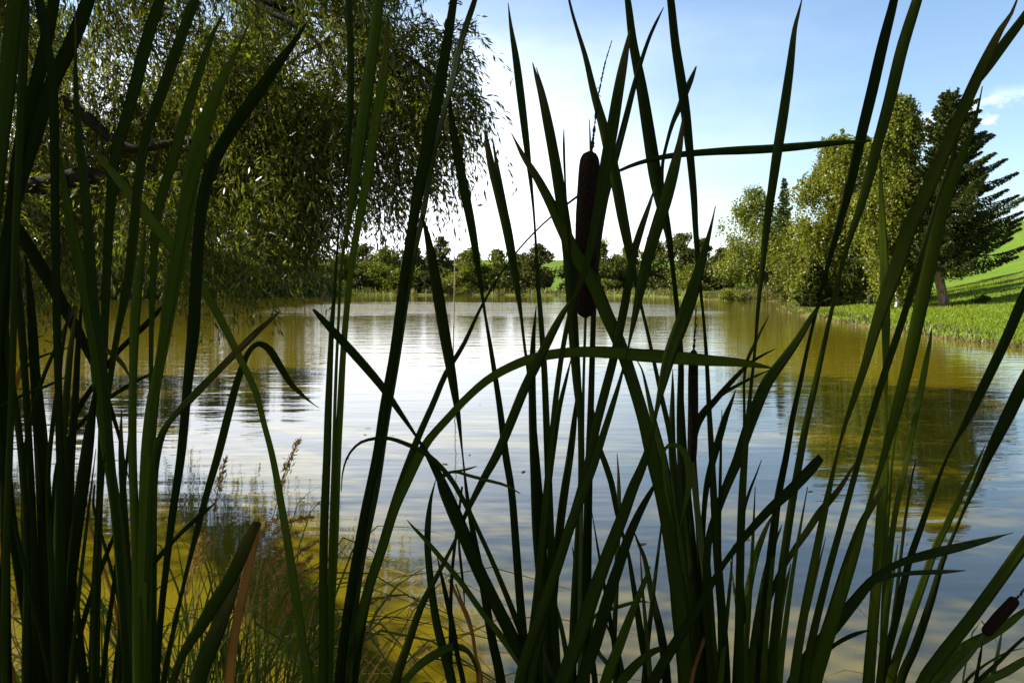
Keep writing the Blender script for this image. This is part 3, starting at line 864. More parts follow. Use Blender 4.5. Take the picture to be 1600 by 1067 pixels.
# leaves: "x,y,w x,y,w ..." in photo pixels from TIP to bottom edge; prefix letters: F fresh green, D dead brown, S stalk
CATTAILS = [
 (18, 1.05, "dark cattail at the left edge, one leaf folded down across its neighbours", [
  "28,-30,24 12,120,28 -2,260,24 -20,480,20 -30,800,20 -20,1067,20",
  "40,-30,13 36,100,15 30,240,13 24,380,13 20,560,14 12,800,16 8,1067,18",
  "90,-25,14 85,0,18 62,110,22 35,210,22 14,360,20 -2,480,18 -8,800,18 5,1067,18",
  "203,755,1 195,722,4 184,674,8 165,616,13 142,559,17 118,512,19 78,441,21 40,378,21 20,350,19 6,385,18 2,500,18 8,800,20 12,1067,20",
  "0,420,4 6,495,12 14,570,15 27,653,15 34,720,15 42,850,16 40,1067,18"]),
 (62, 1.12, "cattail near the left edge, its long dark leaf leaning right to the top", [
  "146,-25,18 138,0,22 112,67,24 80,135,24 50,230,22 20,330,20 6,480,18 14,760,18 40,950,18 50,1067,18",
  "24,375,3 27,420,9 34,519,13 40,603,15 46,710,16 52,850,18 58,1067,20",
  "40,400,3 46,450,10 51,519,16 57,620,22 64,710,28 68,850,24 70,1067,22",
  "D47,543,9 28,590,13 8,636,15 -20,690,14 -30,800,12 20,1067,12",
  "118,478,6 91,535,8 64,600,9 40,700,10 38,850,12 56,1067,14",
  "111,542,2 85,550,4 57,561,6 20,600,8 10,760,10 50,1067,12",
  "56,690,3 60,760,10 66,850,15 72,940,16 76,1067,16"]),
 (98, 0.98, "thick cattail with broad black-green leaf bases just right of the left edge", [
  "60,560,1 74,700,6 80,850,9 86,1067,11", "150,700,1 138,800,6 124,920,9 110,1067,11",
  "55,-30,16 72,60,14 82,125,16 86,300,14 88,460,14 92,640,16 96,842,20 96,1067,22",
  "112,470,2 98,540,8 91,600,10 81,674,10 75,760,10 80,900,12 88,1067,14",
  "120,480,3 111,540,12 105,603,15 98,690,18 93,780,20 90,900,22 92,1067,22",
  "128,470,3 122,540,12 118,620,15 110,720,20 106,842,24 102,960,24 104,1067,26",
  "150,600,5 142,660,20 134,720,28 118,842,26 108,943,22 104,1067,24",
  "105,588,2 80,600,6 50,612,7 20,625,7 -10,650,8 30,850,10 80,1067,12"]),
 (150, 1.1, "cattail with two leaves fading up across the dark willow, at left", [
  "170,640,1 160,760,7 150,900,10 146,1067,12", "215,560,1 200,700,6 186,850,9 160,1067,12",
  "258,-30,14 250,0,17 233,51,20 202,169,20 182,236,18 172,330,16 165,470,14 158,700,15 150,1067,18",
  "310,-25,12 304,0,16 280,67,18 250,152,18 229,209,16 215,300,16 200,440,15 182,530,14 165,650,14 152,850,16 144,1067,18",
  "262,470,3 230,505,10 202,532,12 182,552,12 148,600,12 118,650,12 104,760,12 118,930,12 134,1067,14",
  "243,580,4 205,600,9 169,623,10 128,660,10 96,705,10 84,800,10 108,960,12 128,1067,13",
  "184,820,4 165,870,11 145,923,12 128,980,12 118,1040,12 114,1067,12",
  "D133,768,2 142,825,6 162,889,7 179,943,8 187,1010,8 184,1067,8",
  "148,757,4 146,790,6 160,840,7 175,895,8 188,960,9 178,1067,10"]),
 (197, 1.0, "cattail with a fresh leaf curling over to one side below the hanging willow, at left", [
  "117,10,2 118,80,5 119,150,9 124,220,13 132,290,16 138,360,17 145,461,17 157,540,17 166,620,17 172,700,17 182,808,16 192,943,16 198,1067,18",
  "F92,235,1 97,270,9 105,320,15 113,365,18 125,417,18 138,490,18 150,570,18 161,640,17 170,707,17 186,808,17 200,943,17 206,1067,18",
  "F205,593,1 200,583,5 189,566,10 169,549,12 150,546,10 144,560,7 152,640,8 176,800,10 196,1067,10",
  "190,640,1 189,680,9 190,720,14 196,830,16 204,950,17 208,1067,18",
  "337,785,2 310,808,8 283,832,10 243,876,12 212,915,12 190,980,12 186,1067,12"]),
 (222, 0.95, "cattail with a broad pale green leaf reaching up in front of the willow, at left", [
  "F227,350,1 224,380,7 219,417,13 212,485,17 208,586,18 207,710,19 212,850,20 215,1067,22",
  "F390,35,2 372,75,6 354,111,13 324,182,24 300,270,28 287,360,27 277,410,26 266,468,25 253,552,24 236,637,24 228,710,23 224,830,23 222,1067,24",
  "F345,140,2 318,230,13 296,300,18 280,380,18 266,470,15 252,560,14 240,660,16 234,800,18 230,1067,20",
  "400,520,3 370,548,10 337,583,12 304,616,13 277,643,12 250,680,11 238,730,11 232,850,12 226,1067,14"]),
 (246, 1.06, "cattail with a long dark leaf crossing the left willow from lower left to upper right", [
  "480,35,2 458,68,10 434,101,17 400,150,21 367,195,22 340,240,22 322,290,21 312,350,20 306,450,20 302,520,21 293,603,21 283,710,20 270,800,17 258,900,15 250,977,15 244,1067,17",
  "438,486,2 418,504,8 400,520,11 337,583,12 300,622,12 262,664,11 246,720,11 240,850,13 236,1067,15",
  "498,637,1 488,630,2 478,622,5 455,600,10 435,568,13 420,545,13 405,537,10 392,545,9 374,586,12 357,647,14 341,710,14 324,768,12 305,840,10 290,900,9 270,990,11 256,1067,13",
  "F350,20,2 330,60,8 300,150,16 270,250,17 245,340,15 240,420,12 236,560,10 240,800,14 240,1067,16"]),
 (300, 0.92, "cattail base at lower left with a bent orange-brown dead leaf", [
  "402,815,14 385,850,22 364,896,24 340,935,24 316,975,22 287,1020,20 270,1067,18",
  "375,900,3 362,930,18 345,970,26 325,1020,30 308,1067,30",
  "D404,818,10 397,850,13 386,900,15 376,945,16 366,994,17 358,1067,18"]),
 (481, 1.02, "slender cattail leaf crossing diagonally from the upper left down to the bottom edge", [
  "F133,215,1 150,240,7 190,287,17 220,325,21 250,362,20 297,417,17 337,485,14 371,552,13 400,614,11 413,664,10 425,710,11 440,791,13 457,896,15 471,994,16 482,1067,18"]),
 (508, 0.98, "group of three straight upright leaves left of the middle, broad pale tops above", [
  "544,-30,12 547,60,12 548,135,12 545,210,10 538,280,4 530,350,3 523,451,6 518,519,9 513,640,13 511,710,14 506,842,15 505,1067,16",
  "F594,-25,14 592,0,17 579,101,21 565,202,21 553,290,16 543,360,8 535,400,6 529,500,5 525,586,6 521,710,6 517,860,8 514,1067,11",
  "F606,18,1 604,60,9 599,118,15 585,202,17 569,303,15 558,360,13 547,434,11 537,540,11 532,630,12 528,710,12 523,850,13 517,960,14 513,1067,16"]),
 (540, 1.04, "cattail with two tall leaves and a long leaf arched over to the right", [
  "712,-25,11 709,0,13 690,118,19 670,219,21 650,320,19 642,370,17 632,434,17 616,552,17 600,637,16 589,710,16 569,808,17 548,926,17 536,1010,17 530,1067,18",
  "748,-22,4 742,0,9 720,67,11 707,125,10 690,190,9 676,250,9 662,330,10 648,395,9 637,460,8 622,560,8 605,660,8 590,760,9 562,900,11 545,1067,14",
  "N1210,576,1 1190,572,8 1160,567,14 1137,565,17 1105,563,20 1070,560,23 1035,557,24 1002,555,23 970,552,22 935,550,20 884,551,18 835,559,17 800,572,16 764,592,15 730,621,14 703,650,14 670,687,15 656,710,17 636,751,18 616,795,18 596,859,18 579,909,18 565,960,18 548,1027,18 542,1067,18",
  "1360,221,1 1335,222,6 1301,224,10 1250,229,14 1200,233,15 1160,235,15 1120,237,13 1070,241,11 1029,247,9 992,257,7 962,270,5 930,289,4 901,308,4 852,347,3 807,394,3 775,440,3 751,481,5 724,539,8 697,583,10 677,630,11 656,677,12 643,710,13 625,760,14 600,840,14 575,930,14 553,1067,15"]),
 (626, 0.93, "low cattail with a short fresh leaf nodding over at the bottom, left of centre", [
  "896,464,1 884,482,9 867,512,14 840,566,17 820,606,17 800,655,17 778,707,16 754,751,13 727,805,8 714,838,6 690,886,8 660,943,12 636,1010,15 618,1067,17",
  "F749,1070,3 746,1050,5 741,1033,7 731,1017,9 717,1010,12 700,1012,15 680,1022,16 656,1038,15 636,1060,13 622,1090,12"]),
 (705, 1.0, "short dark cattail with a shrivelled brown curled leaf beside it, bottom centre-left", [
  "681,749,1 673,780,6 669,815,11 668,850,12 673,909,13 683,977,15 697,1030,17 706,1067,18",
  "683,869,1 690,900,6 698,935,9 707,977,10 716,1030,9 724,1067,10",
  "726,945,1 724,915,4 720,880,5 717,845,4 718,800,3 722,760,4 716,810,5 706,900,6 704,1067,8",
  "D703,905,8 708,918,6 716,935,5 728,960,7 738,990,6 742,1020,5 750,1050,8 752,1075,8",
  "D712,912,3 722,940,4 733,965,4 741,1000,4 745,1040,4 746,1075,4"]),
 (782, 1.1, "cattail with one leaf pinched thin halfway, standing left of the middle", [
  "659,335,2 668,370,11 680,434,19 693,512,20 707,593,16 716,650,9 723,712,3 730,775,7 741,842,11 754,909,14 768,994,16 783,1067,18",
  "704,150,2 704,175,9 712,225,15 720,270,17 737,355,15 747,417,10 757,485,5 768,552,8 781,637,11 790,710,13 799,765,13 806,850,14 812,930,15 818,1000,16 822,1067,17"]),
 (842, 0.9, "broad-leaved cattail sweeping from bottom centre up to the left, frayed tip", [
  "489,483,4 500,495,10 521,518,14 555,555,16 596,603,14 629,650,9 654,687,5 668,710,10 693,758,17 720,818,19 747,886,21 771,936,22 800,994,23 836,1067,22",
  "F636,812,1 648,826,5 660,838,7 687,869,9 720,909,10 754,957,11 800,1017,13 834,1075,14",
  "533,768,1 536,735,3 545,710,4 562,692,5 585,685,6 609,685,7 636,694,8 666,709,9 700,742,9 727,787,9 748,830,8 775,890,9 815,990,12 842,1067,14",
  "745,728,1 733,732,4 720,735,4 700,738,4 685,748,4 700,800,5 745,890,8 838,1067,10",
  "813,771,1 790,758,5 760,750,6 737,744,6 706,737,5 690,750,5 715,830,6 760,930,9 844,1067,12"]),
 (856, 1.15, "tight cattail fan left of the tall brown seed head, tips spread against the sky", [
  "794,5,1 798,40,6 806,90,12 813,145,14 822,220,12 832,310,5 836,360,4 840,434,7 845,498,9 850,569,11 853,640,12 856,720,13 860,830,14 865,950,15 870,1067,17",
  "757,197,1 761,225,9 768,260,14 781,310,17 793,362,17 803,420,14 813,485,7 820,540,4 828,600,8 836,700,13 844,800,15 852,930,16 858,1067,18",
  "769,215,1 775,250,6 784,300,9 793,350,10 802,410,8 812,480,5 819,540,4 827,600,5 836,700,9 844,800,11 854,1067,13",
  "838,477,1 834,520,7 832,560,11 832,640,14 835,740,15 838,830,15 846,930,16 850,1067,17",
  "893,558,1 884,595,6 874,637,9 866,690,10 858,750,11 850,850,12 846,950,13 844,1067,14",
  "902,608,1 897,660,10 891,710,13 881,775,15 872,850,15 864,940,15 852,1067,16",
  "844,884,1 852,905,4 861,926,6 872,960,8 881,1000,9 890,1067,10"]),
 (888, 1.02, "cattail with a split-tipped tall leaf directly left of the tall brown seed head", [
  "832,98,1 838,120,7 845,145,11 855,190,16 866,246,19 878,320,21 887,384,21 893,468,19 897,535,18 902,603,15 907,654,11 909,710,10 905,808,12 898,926,13 895,1000,14 892,1067,15",
  "838,106,1 848,140,5 856,175,8 866,225,10 876,290,10 886,370,10 893,440,10 899,540,8 905,640,8 908,720,8 902,850,10 894,1067,12",
  "881,202,1 881,225,4 882,260,4 884,300,3 888,360,4 896,480,5 904,620,6 906,760,7 900,900,9 896,1067,11",
  "894,852,1 899,885,5 905,920,7 912,955,8 920,1000,10 930,1067,11"]),
 (828, 0.88, "cattail with broad leaves leaning to the upper right through the middle", [
  "1068,180,2 1062,225,12 1053,265,19 1041,310,22 1028,350,22 1012,404,20 999,460,16 989,508,9 980,550,3 970,590,6 955,640,11 940,687,13 928,725,15 911,768,17 891,822,18 867,896,19 844,960,20 827,1010,20 812,1067,21",
  "1024,290,1 1014,322,7 1001,360,12 989,401,14 979,461,15 969,512,15 959,559,15 945,613,16 932,664,16 920,720,15 903,780,14 885,840,14 868,900,14 848,980,15 830,1067,16",
  "984,48,3 978,80,11 972,111,16 965,150,19 957,200,21 947,255,21 936,320,19 926,375,16 912,430,11 896,470,8 882,530,9 870,610,10 862,687,11 852,790,13 840,920,14 824,1067,15",
  "844,998,1 850,1020,6 858,1045,9 866,1075,10"]),
 (908, 0.99, "tallest cattail in the middle, with a long brown seed head and thin ragged spike", [
  "H922,236 920,280 917,340 916,400 915,450 915,497 34", "K956,64 945,101 939,130 935,150 930,189 927,215 924,237 4",
  "S915,495,5 912,590,5 910,710,6 908,830,7 906,950,8 906,1067,9",
  "921,187,1 922,215,3 924,260,5 927,320,6 928,400,5 926,470,5 922,600,6 916,780,8 910,1067,10",
  "1037,12,1 1026,34,5 1016,56,6 1004,90,7 992,130,9 979,181,11 965,235,12 952,285,12 938,350,9 930,420,6 926,520,6 922,680,8 916,880,10 914,1067,12",
  "1029,27,1 1018,48,3 1008,74,4 998,105,4 990,135,3 975,200,4 955,280,5 935,400,5 925,640,7 918,1067,9"]),
 (905, 0.84, "wide dark leaf with a pale midrib leaning far right, nearest in the middle", [
  "1118,322,1 1113,345,4 1107,370,8 1095,412,16 1082,457,23 1064,508,25 1048,550,23 1036,597,16 1025,645,7 1016,690,10 1003,730,16 989,762,19 975,801,21 950,865,23 928,926,25 911,977,26 886,1044,27 876,1075,27",
  "1028,748,1 1018,766,8 1002,795,13 985,832,16 968,880,19 950,935,22 930,1005,23 908,1067,23",
  "F1016,884,1 1008,906,8 999,928,11 982,970,15 965,1015,18 946,1067,21",
  "F1036,1012,8 1020,1018,12 1002,1031,15 985,1048,18 966,1075,20"]),
 (1000, 1.08, "short green cattail shoots standing low in the middle, between the tall dark leaves", [
  "F1000,860,1 1004,920,5 1010,990,8 1016,1067,10", "925,800,1 938,880,5 952,960,8 968,1067,10", "1040,770,1 1030,850,5 1018,950,8 1006,1067,10",
  "928,640,1 931,670,6 937,700,9 947,728,11 956,757,11 964,800,9 974,838,6 981,862,6 989,909,9 1002,994,13 1014,1067,15",
  "964,708,1 966,735,4 967,765,7 967,800,8 965,850,9 963,920,9 960,1000,9 962,1067,10",
  "989,826,1 997,847,5 1006,869,8 1013,900,10 1021,940,13 1033,990,15 1042,1067,17",
  "F1015,941,1 1003,939,4 989,941,6 972,946,7 958,950,7 940,956,7 925,968,7 930,1010,8 975,1075,9",
  "F945,968,1 950,980,4 957,996,6 966,1020,8 975,1067,9",
  "984,540,1 990,555,1 1002,575,3 1010,605,6 1019,647,10 1029,687,13 1037,720,15 1047,790,16 1058,880,17 1066,970,18 1074,1067,19"]),
 (1070, 0.94, "cattail with a wide leaf bent from upper left, and a small drooping pale leaf", [
  "799,208,1 808,226,5 817,243,9 838,276,14 860,317,18 878,355,22 901,401,24 928,445,24 948,492,24 969,539,23 989,598,22 1006,655,23 1020,715,25 1033,765,26 1045,825,27 1056,900,28 1066,977,28 1074,1067,29",
  "F1062,824,1 1070,792,6 1076,762,11 1077,735,13 1071,710,12 1060,697,9 1047,695,7 1038,703,6 1036,730,6 1046,800,8 1060,900,10 1068,1067,12",
  "F1055,790,1 1058,815,6 1063,850,9 1069,890,10 1076,950,11 1082,1067,12",
  "888,-5,4 894,20,5 901,44,6 915,90,9 928,145,13 942,195,17 953,240,20 964,290,20 973,340,19 982,385,16 990,425,11 1000,470,6 1012,520,6 1024,575,7 1036,630,9 1046,674,10 1054,730,11 1064,820,13 1078,1067,16",
  "F1044,880,1 1048,910,5 1052,950,8 1058,1000,10 1064,1067,11"]),
 (1096, 1.07, "cattail right of centre with a half-grown brown head behind the arched leaf", [
  "H1084,546 1083,590 1083,640 1082,690 1081,722 16", "K1088,478 1086,510 1085,530 1084,547 4",
  "S1081,720,8 1086,760,9 1097,860,11 1108,950,12 1116,1067,14",
  "977,-20,8 981,2,11 989,67,15 1002,135,19 1014,210,22 1025,280,23 1036,330,19 1045,370,12 1053,434,7 1060,490,6 1064,560,10 1063,640,13 1064,710,14 1070,800,16 1082,909,17 1092,1010,18 1098,1067,19",
  "1051,577,1 1051,610,6 1050,660,11 1051,715,14 1060,790,16 1072,880,17 1083,980,18 1090,1067,19",
  "1088,104,2 1080,124,9 1070,147,12 1060,172,10 1052,190,8 1043,220,6 1035,260,6 1038,330,6 1050,420,6 1060,520,6 1070,700,8 1088,900,10 1098,1067,12",
  "1150,608,1 1143,627,6 1134,650,11 1125,680,13 1115,715,13 1105,755,11 1100,800,9 1098,880,10 1104,1067,13",
  "1212,545,1 1195,553,4 1171,568,6 1144,595,9 1118,625,11 1095,655,10 1085,690,9 1090,800,9 1100,1067,12",
  "1204,577,1 1180,588,4 1154,601,6 1124,619,7 1100,640,8 1085,665,8 1082,720,8 1094,860,9 1106,1067,12"]),
 (1134, 0.9, "tall straight cattail leaf right of centre reaching the top edge, base among green leaves", [
  "F1146,850,1 1140,920,6 1132,1000,9 1126,1067,11", "1108,860,1 1112,930,6 1116,1000,8 1122,1067,10", "1128,640,1 1126,720,5 1124,850,7 1126,1067,10",
  "1045,-20,11 1048,0,13 1055,67,15 1064,125,17 1071,175,17 1078,240,14 1084,305,12 1087,360,10 1091,410,9 1095,455,6 1099,495,5 1104,560,7 1108,640,9 1112,710,11 1116,790,13 1121,870,15 1128,960,16 1134,1067,18",
  "1284,470,2 1274,487,8 1264,502,10 1247,530,13 1222,565,17 1200,595,20 1184,630,21 1166,678,20 1152,720,18 1137,755,16 1122,795,14 1108,840,13 1104,920,14 1112,1067,16",
  "1254,-5,1 1248,20,5 1242,44,8 1234,108,14 1224,179,17 1215,235,17 1206,297,15 1199,345,13 1192,410,10 1185,475,7 1180,542,5 1174,600,6 1168,660,9 1163,720,12 1159,791,14 1156,909,15 1154,1067,17",
  "1202,492,1 1190,515,4 1178,540,6 1168,562,6 1163,590,5 1163,650,5 1160,800,7 1148,1067,10"]),
 (1030, 0.87, "cut cattail leaf with a blunt brown end, slanting up to the right from bottom centre", [
  "1283,714,13 1272,727,18 1244,757,19 1222,778,18 1200,798,16 1164,838,13 1135,875,10 1117,903,11 1100,935,14 1083,962,16 1056,1003,18 1026,1055,20 1016,1080,20",
  "D1101,996,7 1096,1012,6 1087,1037,6 1080,1067,7"]),
 (1182, 0.97, "bright green young cattail blades at the bottom, right of centre", [
  "F1228,700,1 1216,800,6 1205,900,8 1192,1067,11", "F1262,760,1 1246,850,6 1232,940,9 1218,1067,11", "F1180,760,1 1176,850,6 1170,960,8 1162,1067,11", "F1290,840,1 1270,920,6 1250,1000,8 1236,1067,9", "F1140,870,1 1150,940,5 1158,1010,7 1164,1067,9",
  "F1210,800,1 1200,818,6 1190,842,10 1180,872,12 1168,930,14 1160,994,15 1158,1067,16",
  "F1222,820,1 1210,850,7 1198,890,11 1188,943,13 1178,1005,14 1172,1067,15",
  "1400,-20,12 1397,0,14 1380,67,18 1362,145,19 1344,219,18 1328,290,16 1312,348,13 1296,405,9 1281,465,6 1266,525,6 1252,590,8 1238,655,10 1229,710,11 1217,770,13 1206,850,14 1196,950,15 1188,1067,17",
  "1190,718,1 1182,740,3 1171,768,5 1162,800,6 1158,850,6 1160,930,8 1170,1067,10",
  "1342,714,1 1325,742,6 1308,768,10 1281,800,13 1261,830,12 1236,866,10 1214,905,10 1194,960,12 1182,1067,14"]),
 (1204, 1.03, "cattail whose long dark leaf rises to the top edge before the birches", [
  "1440,-25,14 1433,0,17 1410,74,20 1390,157,20 1373,219,18 1358,277,17 1345,322,14 1331,362,11 1315,417,8 1299,487,7 1285,550,9 1271,613,11 1258,670,12 1250,715,13 1236,795,14 1221,900,15 1210,994,16 1202,1067,17",
  "F1236,880,1 1230,905,6 1222,940,10 1215,990,12 1210,1067,14"]),
 (1248, 0.86, "cattail with broad lit leaves sweeping to the upper right before the tall spruce", [
  "1592,-8,2 1580,22,6 1564,46,11 1537,100,18 1514,150,20 1496,190,20 1478,232,21 1457,280,23 1438,320,25 1420,358,26 1402,415,26 1386,459,24 1369,509,19 1352,569,14 1335,620,11 1321,662,7 1310,702,5 1300,745,8 1289,795,12 1275,865,14 1258,950,15 1240,1067,17",
  "1622,-10,8 1600,27,14 1571,66,17 1541,108,16 1518,140,12 1500,180,8 1490,240,8 1470,300,8 1440,400,10 1410,500,12 1380,590,12 1350,690,10 1320,800,11 1285,930,13 1256,1067,15",
  "F1535,135,1 1529,165,4 1520,200,8 1508,230,12 1496,262,16 1482,300,19 1470,340,21 1459,385,23 1447,440,24 1436,490,23 1419,569,21 1402,637,18 1386,695,13 1373,740,9 1360,780,8 1348,825,10 1334,870,16 1318,915,22 1300,970,25 1284,1025,26 1272,1067,26",
  "1384,755,2 1368,782,10 1348,815,13 1330,860,14 1316,900,14 1297,960,14 1278,1020,15 1266,1067,16",
  "1583,832,1 1571,835,2 1557,839,6 1535,845,11 1500,854,15 1470,861,17 1436,870,16 1410,878,13 1389,888,12 1364,905,15 1336,938,20 1312,968,22 1288,998,22 1258,1040,22 1240,1075,22",
  "1509,891,1 1490,892,5 1470,893,8 1440,894,9 1412,896,8 1385,901,8 1358,914,9 1330,940,11 1300,975,12 1262,1020,13 1232,1075,14",
  "1358,984,2 1340,989,7 1321,997,8 1303,1008,7 1286,1024,7 1262,1067,8"]),
 (1362, 1.0, "vertical cattail right of centre, its broad straight leaf ending before the birches", [
  "F1375,234,1 1376,270,5 1377,310,9 1379,350,12 1382,417,15 1384,490,15 1384,560,11 1384,630,5 1384,690,8 1382,740,14 1377,800,17 1372,876,18 1364,977,19 1357,1067,21",
  "F1456,512,1 1453,535,6 1448,560,9 1440,603,11 1430,653,10 1421,700,8 1410,750,9 1401,790,10 1392,850,10 1383,977,11 1374,1067,12",
  "1620,430,18 1600,465,18 1571,532,17 1537,603,16 1510,658,12 1492,690,6 1478,718,5 1460,764,8 1436,832,11 1419,882,12 1402,960,13 1384,1030,14 1376,1067,15",
  "F1404,655,1 1398,690,3 1392,740,5 1388,800,6 1382,900,7 1376,1067,9"]),
 (1396, 1.12, "pair of long parallel leaves at lower right fanning up past the water's edge reflection", [
  "1630,545,20 1600,597,22 1578,643,22 1558,683,19 1541,718,15 1525,755,11 1506,797,6 1490,835,6 1474,873,9 1454,940,13 1430,1010,15 1406,1067,16",
  "F1540,695,1 1526,724,6 1504,768,10 1481,816,12 1461,858,13 1437,925,14 1411,1000,15 1391,1067,16",
  "F1403,848,1 1398,880,5 1392,916,7 1381,994,9 1374,1067,10",
  "1432,716,1 1425,745,4 1416,800,5 1404,900,6 1386,1067,8"]),
 (1452, 0.93, "cattail in the lower right corner with a small brown seed head tilted to the right", [
  "1640,800,20 1600,852,21 1554,916,21 1514,970,22 1487,1004,23 1466,1031,23 1440,1070,22",
  "H1588,934 1577,947 1563,962 1550,977 1538,991 19", "K1603,920 1598,923 1594,929 1588,935 4",
  "S1538,990,9 1515,1022,10 1480,1062,12 1470,1080,12",
  "F1622,940,1 1600,954,9 1571,977,15 1540,995,19 1512,1010,22 1485,1034,24 1452,1070,25",
  "1615,985,1 1600,996,5 1580,1014,6 1560,1034,7 1530,1062,8 1510,1085,9",
  "F1640,1012,4 1600,1032,13 1570,1050,15 1540,1064,14 1500,1090,14",
  "1535,1005,1 1532,1022,5 1528,1045,6 1524,1070,7", "1566,985,1 1562,1005,5 1556,1035,7 1549,1070,8",
  "F1600,1012,1 1575,1018,3 1552,1030,4 1530,1045,5 1506,1070,6"]),
]
rng = np.random.default_rng(3)


def blade(name, spec, base, d0, mat, parent, depth_tip, origin):
    """a long tapering leaf: crescent section with a raised midrib, from the plant's base to its tip"""
    pts = [tuple(float(q) for q in s.split(",")) for s in spec.split()]
    (x0, y0, w0), (x1, y1, _w) = pts[0], pts[1]
    if w0 > 3 and (y0 < 0 or x0 > 1600 or x0 < 0) and name == "leaf":        # the leaf runs on past the frame to its point
        k = 1 / max(math.hypot(x0 - x1, y0 - y1), 1)
        ux, uy = (x0 - x1) * k, (y0 - y1) * k
        L_ = 90 + w0 * 11
        pts = [(x0 + ux * L_ * 1.0, y0 + uy * L_ * 0.98, 1), (x0 + ux * L_ * 0.55, y0 + uy * L_ * 0.55, w0 * 0.5)] + pts
    x = np.array(pts)
    # cumulative share from the bottom to the tip
    seg = np.concatenate([[0], np.cumsum(np.hypot(np.diff(x[:, 0]), np.diff(x[:, 1])))])
    fr = 1 - seg / seg[-1]
    dd = d0 + (depth_tip - d0) * fr ** 1.3
    P = np.array([at(a, b_, dd_) for (a, b_, _), dd_ in zip(pts, dd)])
    thin = np.where((x[:, 0] < 300) & (x[:, 1] > 520), 0.68, 0.88)
    Wd = x[:, 2] * np.maximum(thin, np.minimum(1, 2 / np.maximum(x[:, 2], 1))) / FPX * dd
    e = P[-1]
    t = unit(P[-1] - P[-2])
    drop = e[2] - base[2]
    c1 = e + t * 0.28 * drop + (base - e) * 0.12
    c2 = base + (e - base) * 0.35 + t * 0.02
    ctl = np.concatenate([np.c_[P, Wd], [[*(0.5 * (c1 + base * 0.35 + e * 0.65)), Wd[-1] * 1.05], [*c2, Wd[-1] * 1.1], [*base, Wd[-1] * 0.8]]])
    n = int(min(90, 26 + seg[-1] / 14))
    C = catmull(ctl, n)
    w = np.maximum(C[:, 3], 0.0008)
    C = C[:, :3]
    T, A, B = frames(C)
    # face towards the viewer, twisted a little along the leaf
    V = unit(CAM - C)
    A = unit(np.cross(T, V))
    Nn = unit(np.cross(A, T))
    th = rng.uniform(-0.55, 0.55) + np.linspace(0, 1, n) * rng.uniform(-0.7, 0.7)
    th = np.clip(th, -0.8, 0.8)[:, None]
    w = (w[:, None] / np.cos(th)) * 0.5
    S = A * np.cos(th) + Nn * np.sin(th)
    Nr = -A * np.sin(th) + Nn * np.cos(th)
    fold = w * rng.uniform(0.16, 0.34) * rng.choice([-1, 1])
    tk = np.minimum(0.0011, w * 0.3) + w * 0.06
    ring = np.stack([C - S * w, C - S * w * 0.5 + Nr * (fold * 0.55 + tk * .5), C + Nr * (fold + tk * .5), C + S * w * 0.5 + Nr * (fold * 0.55 + tk * .5),
                     C + S * w, C + S * w * 0.5 + Nr * (fold * 0.55 - tk), C + Nr * (fold - tk), C - S * w * 0.5 + Nr * (fold * 0.55 - tk)], 1)
    k = 8
    i, j = np.meshgrid(np.arange(n - 1), np.arange(k), indexing="ij")
    F = np.stack([i * k + j, i * k + (j + 1) % k, (i + 1) * k + (j + 1) % k, (i + 1) * k + j], -1).reshape(-1, 4)
    F = np.concatenate([F, [[0, 1, 2, 3], [0, 3, 4, 7], [7, 4, 5, 6]]])
    length = np.concatenate([[0], np.cumsum(np.linalg.norm(np.diff(C, axis=0), axis=1))])
    u = np.array([0, .25, .5, .75, 1, .75, .5, .25])
    uv = np.stack([np.broadcast_to(u, (n, k)), np.broadcast_to(length[:, None], (n, k))], -1).reshape(-1, 2)
    return mesh_arr(name, ring.reshape(-1, 3), F, mat, parent, origin, True, uv)


def round_part(name, spec, d, mat, parent, base, ragged=False, head=False):
    *ps, w = spec.split()
    w = float(w) / FPX * d
    P = np.array([at(*[float(q) for q in s.split(",")], d) for s in ps])
    n = 60
    C = catmull(P, n)
    t = np.linspace(0, 1, n)
    if head:
        R = w / 2 * np.clip((1 - np.abs(2 * t - 1) ** 14), 0, 1) ** 0.5 * (0.93 + 0.1 * np.sin(t * 3.0))
        R = np.maximum(R, 0.0012)
        R = R * (1 + rng.normal(size=n) * 0.005)
    else:
        R = w / 2 * (0.35 + 0.65 * t) * (1 + 0.35 * rng.normal(size=n))
        R = np.clip(R, 0.0004, None)
    acc = Acc()
    tube(acc, C, R, 14 if head else 6)
    if ragged:
        m_ = 26
        ii = rng.integers(2, n - 2, m_)
        for q in ii:
            dv = unit(rng.normal(size=3)) * w * rng.uniform(0.5, 1.3)
            tube(acc, np.array([C[q], C[q] + dv * .6 + [0, 0, .001], C[q] + dv + [0, 0, -0.001]]), [0.0005, 0.0004, 0.0002], 4)
    return acc.build(name, mat, parent, base, True)


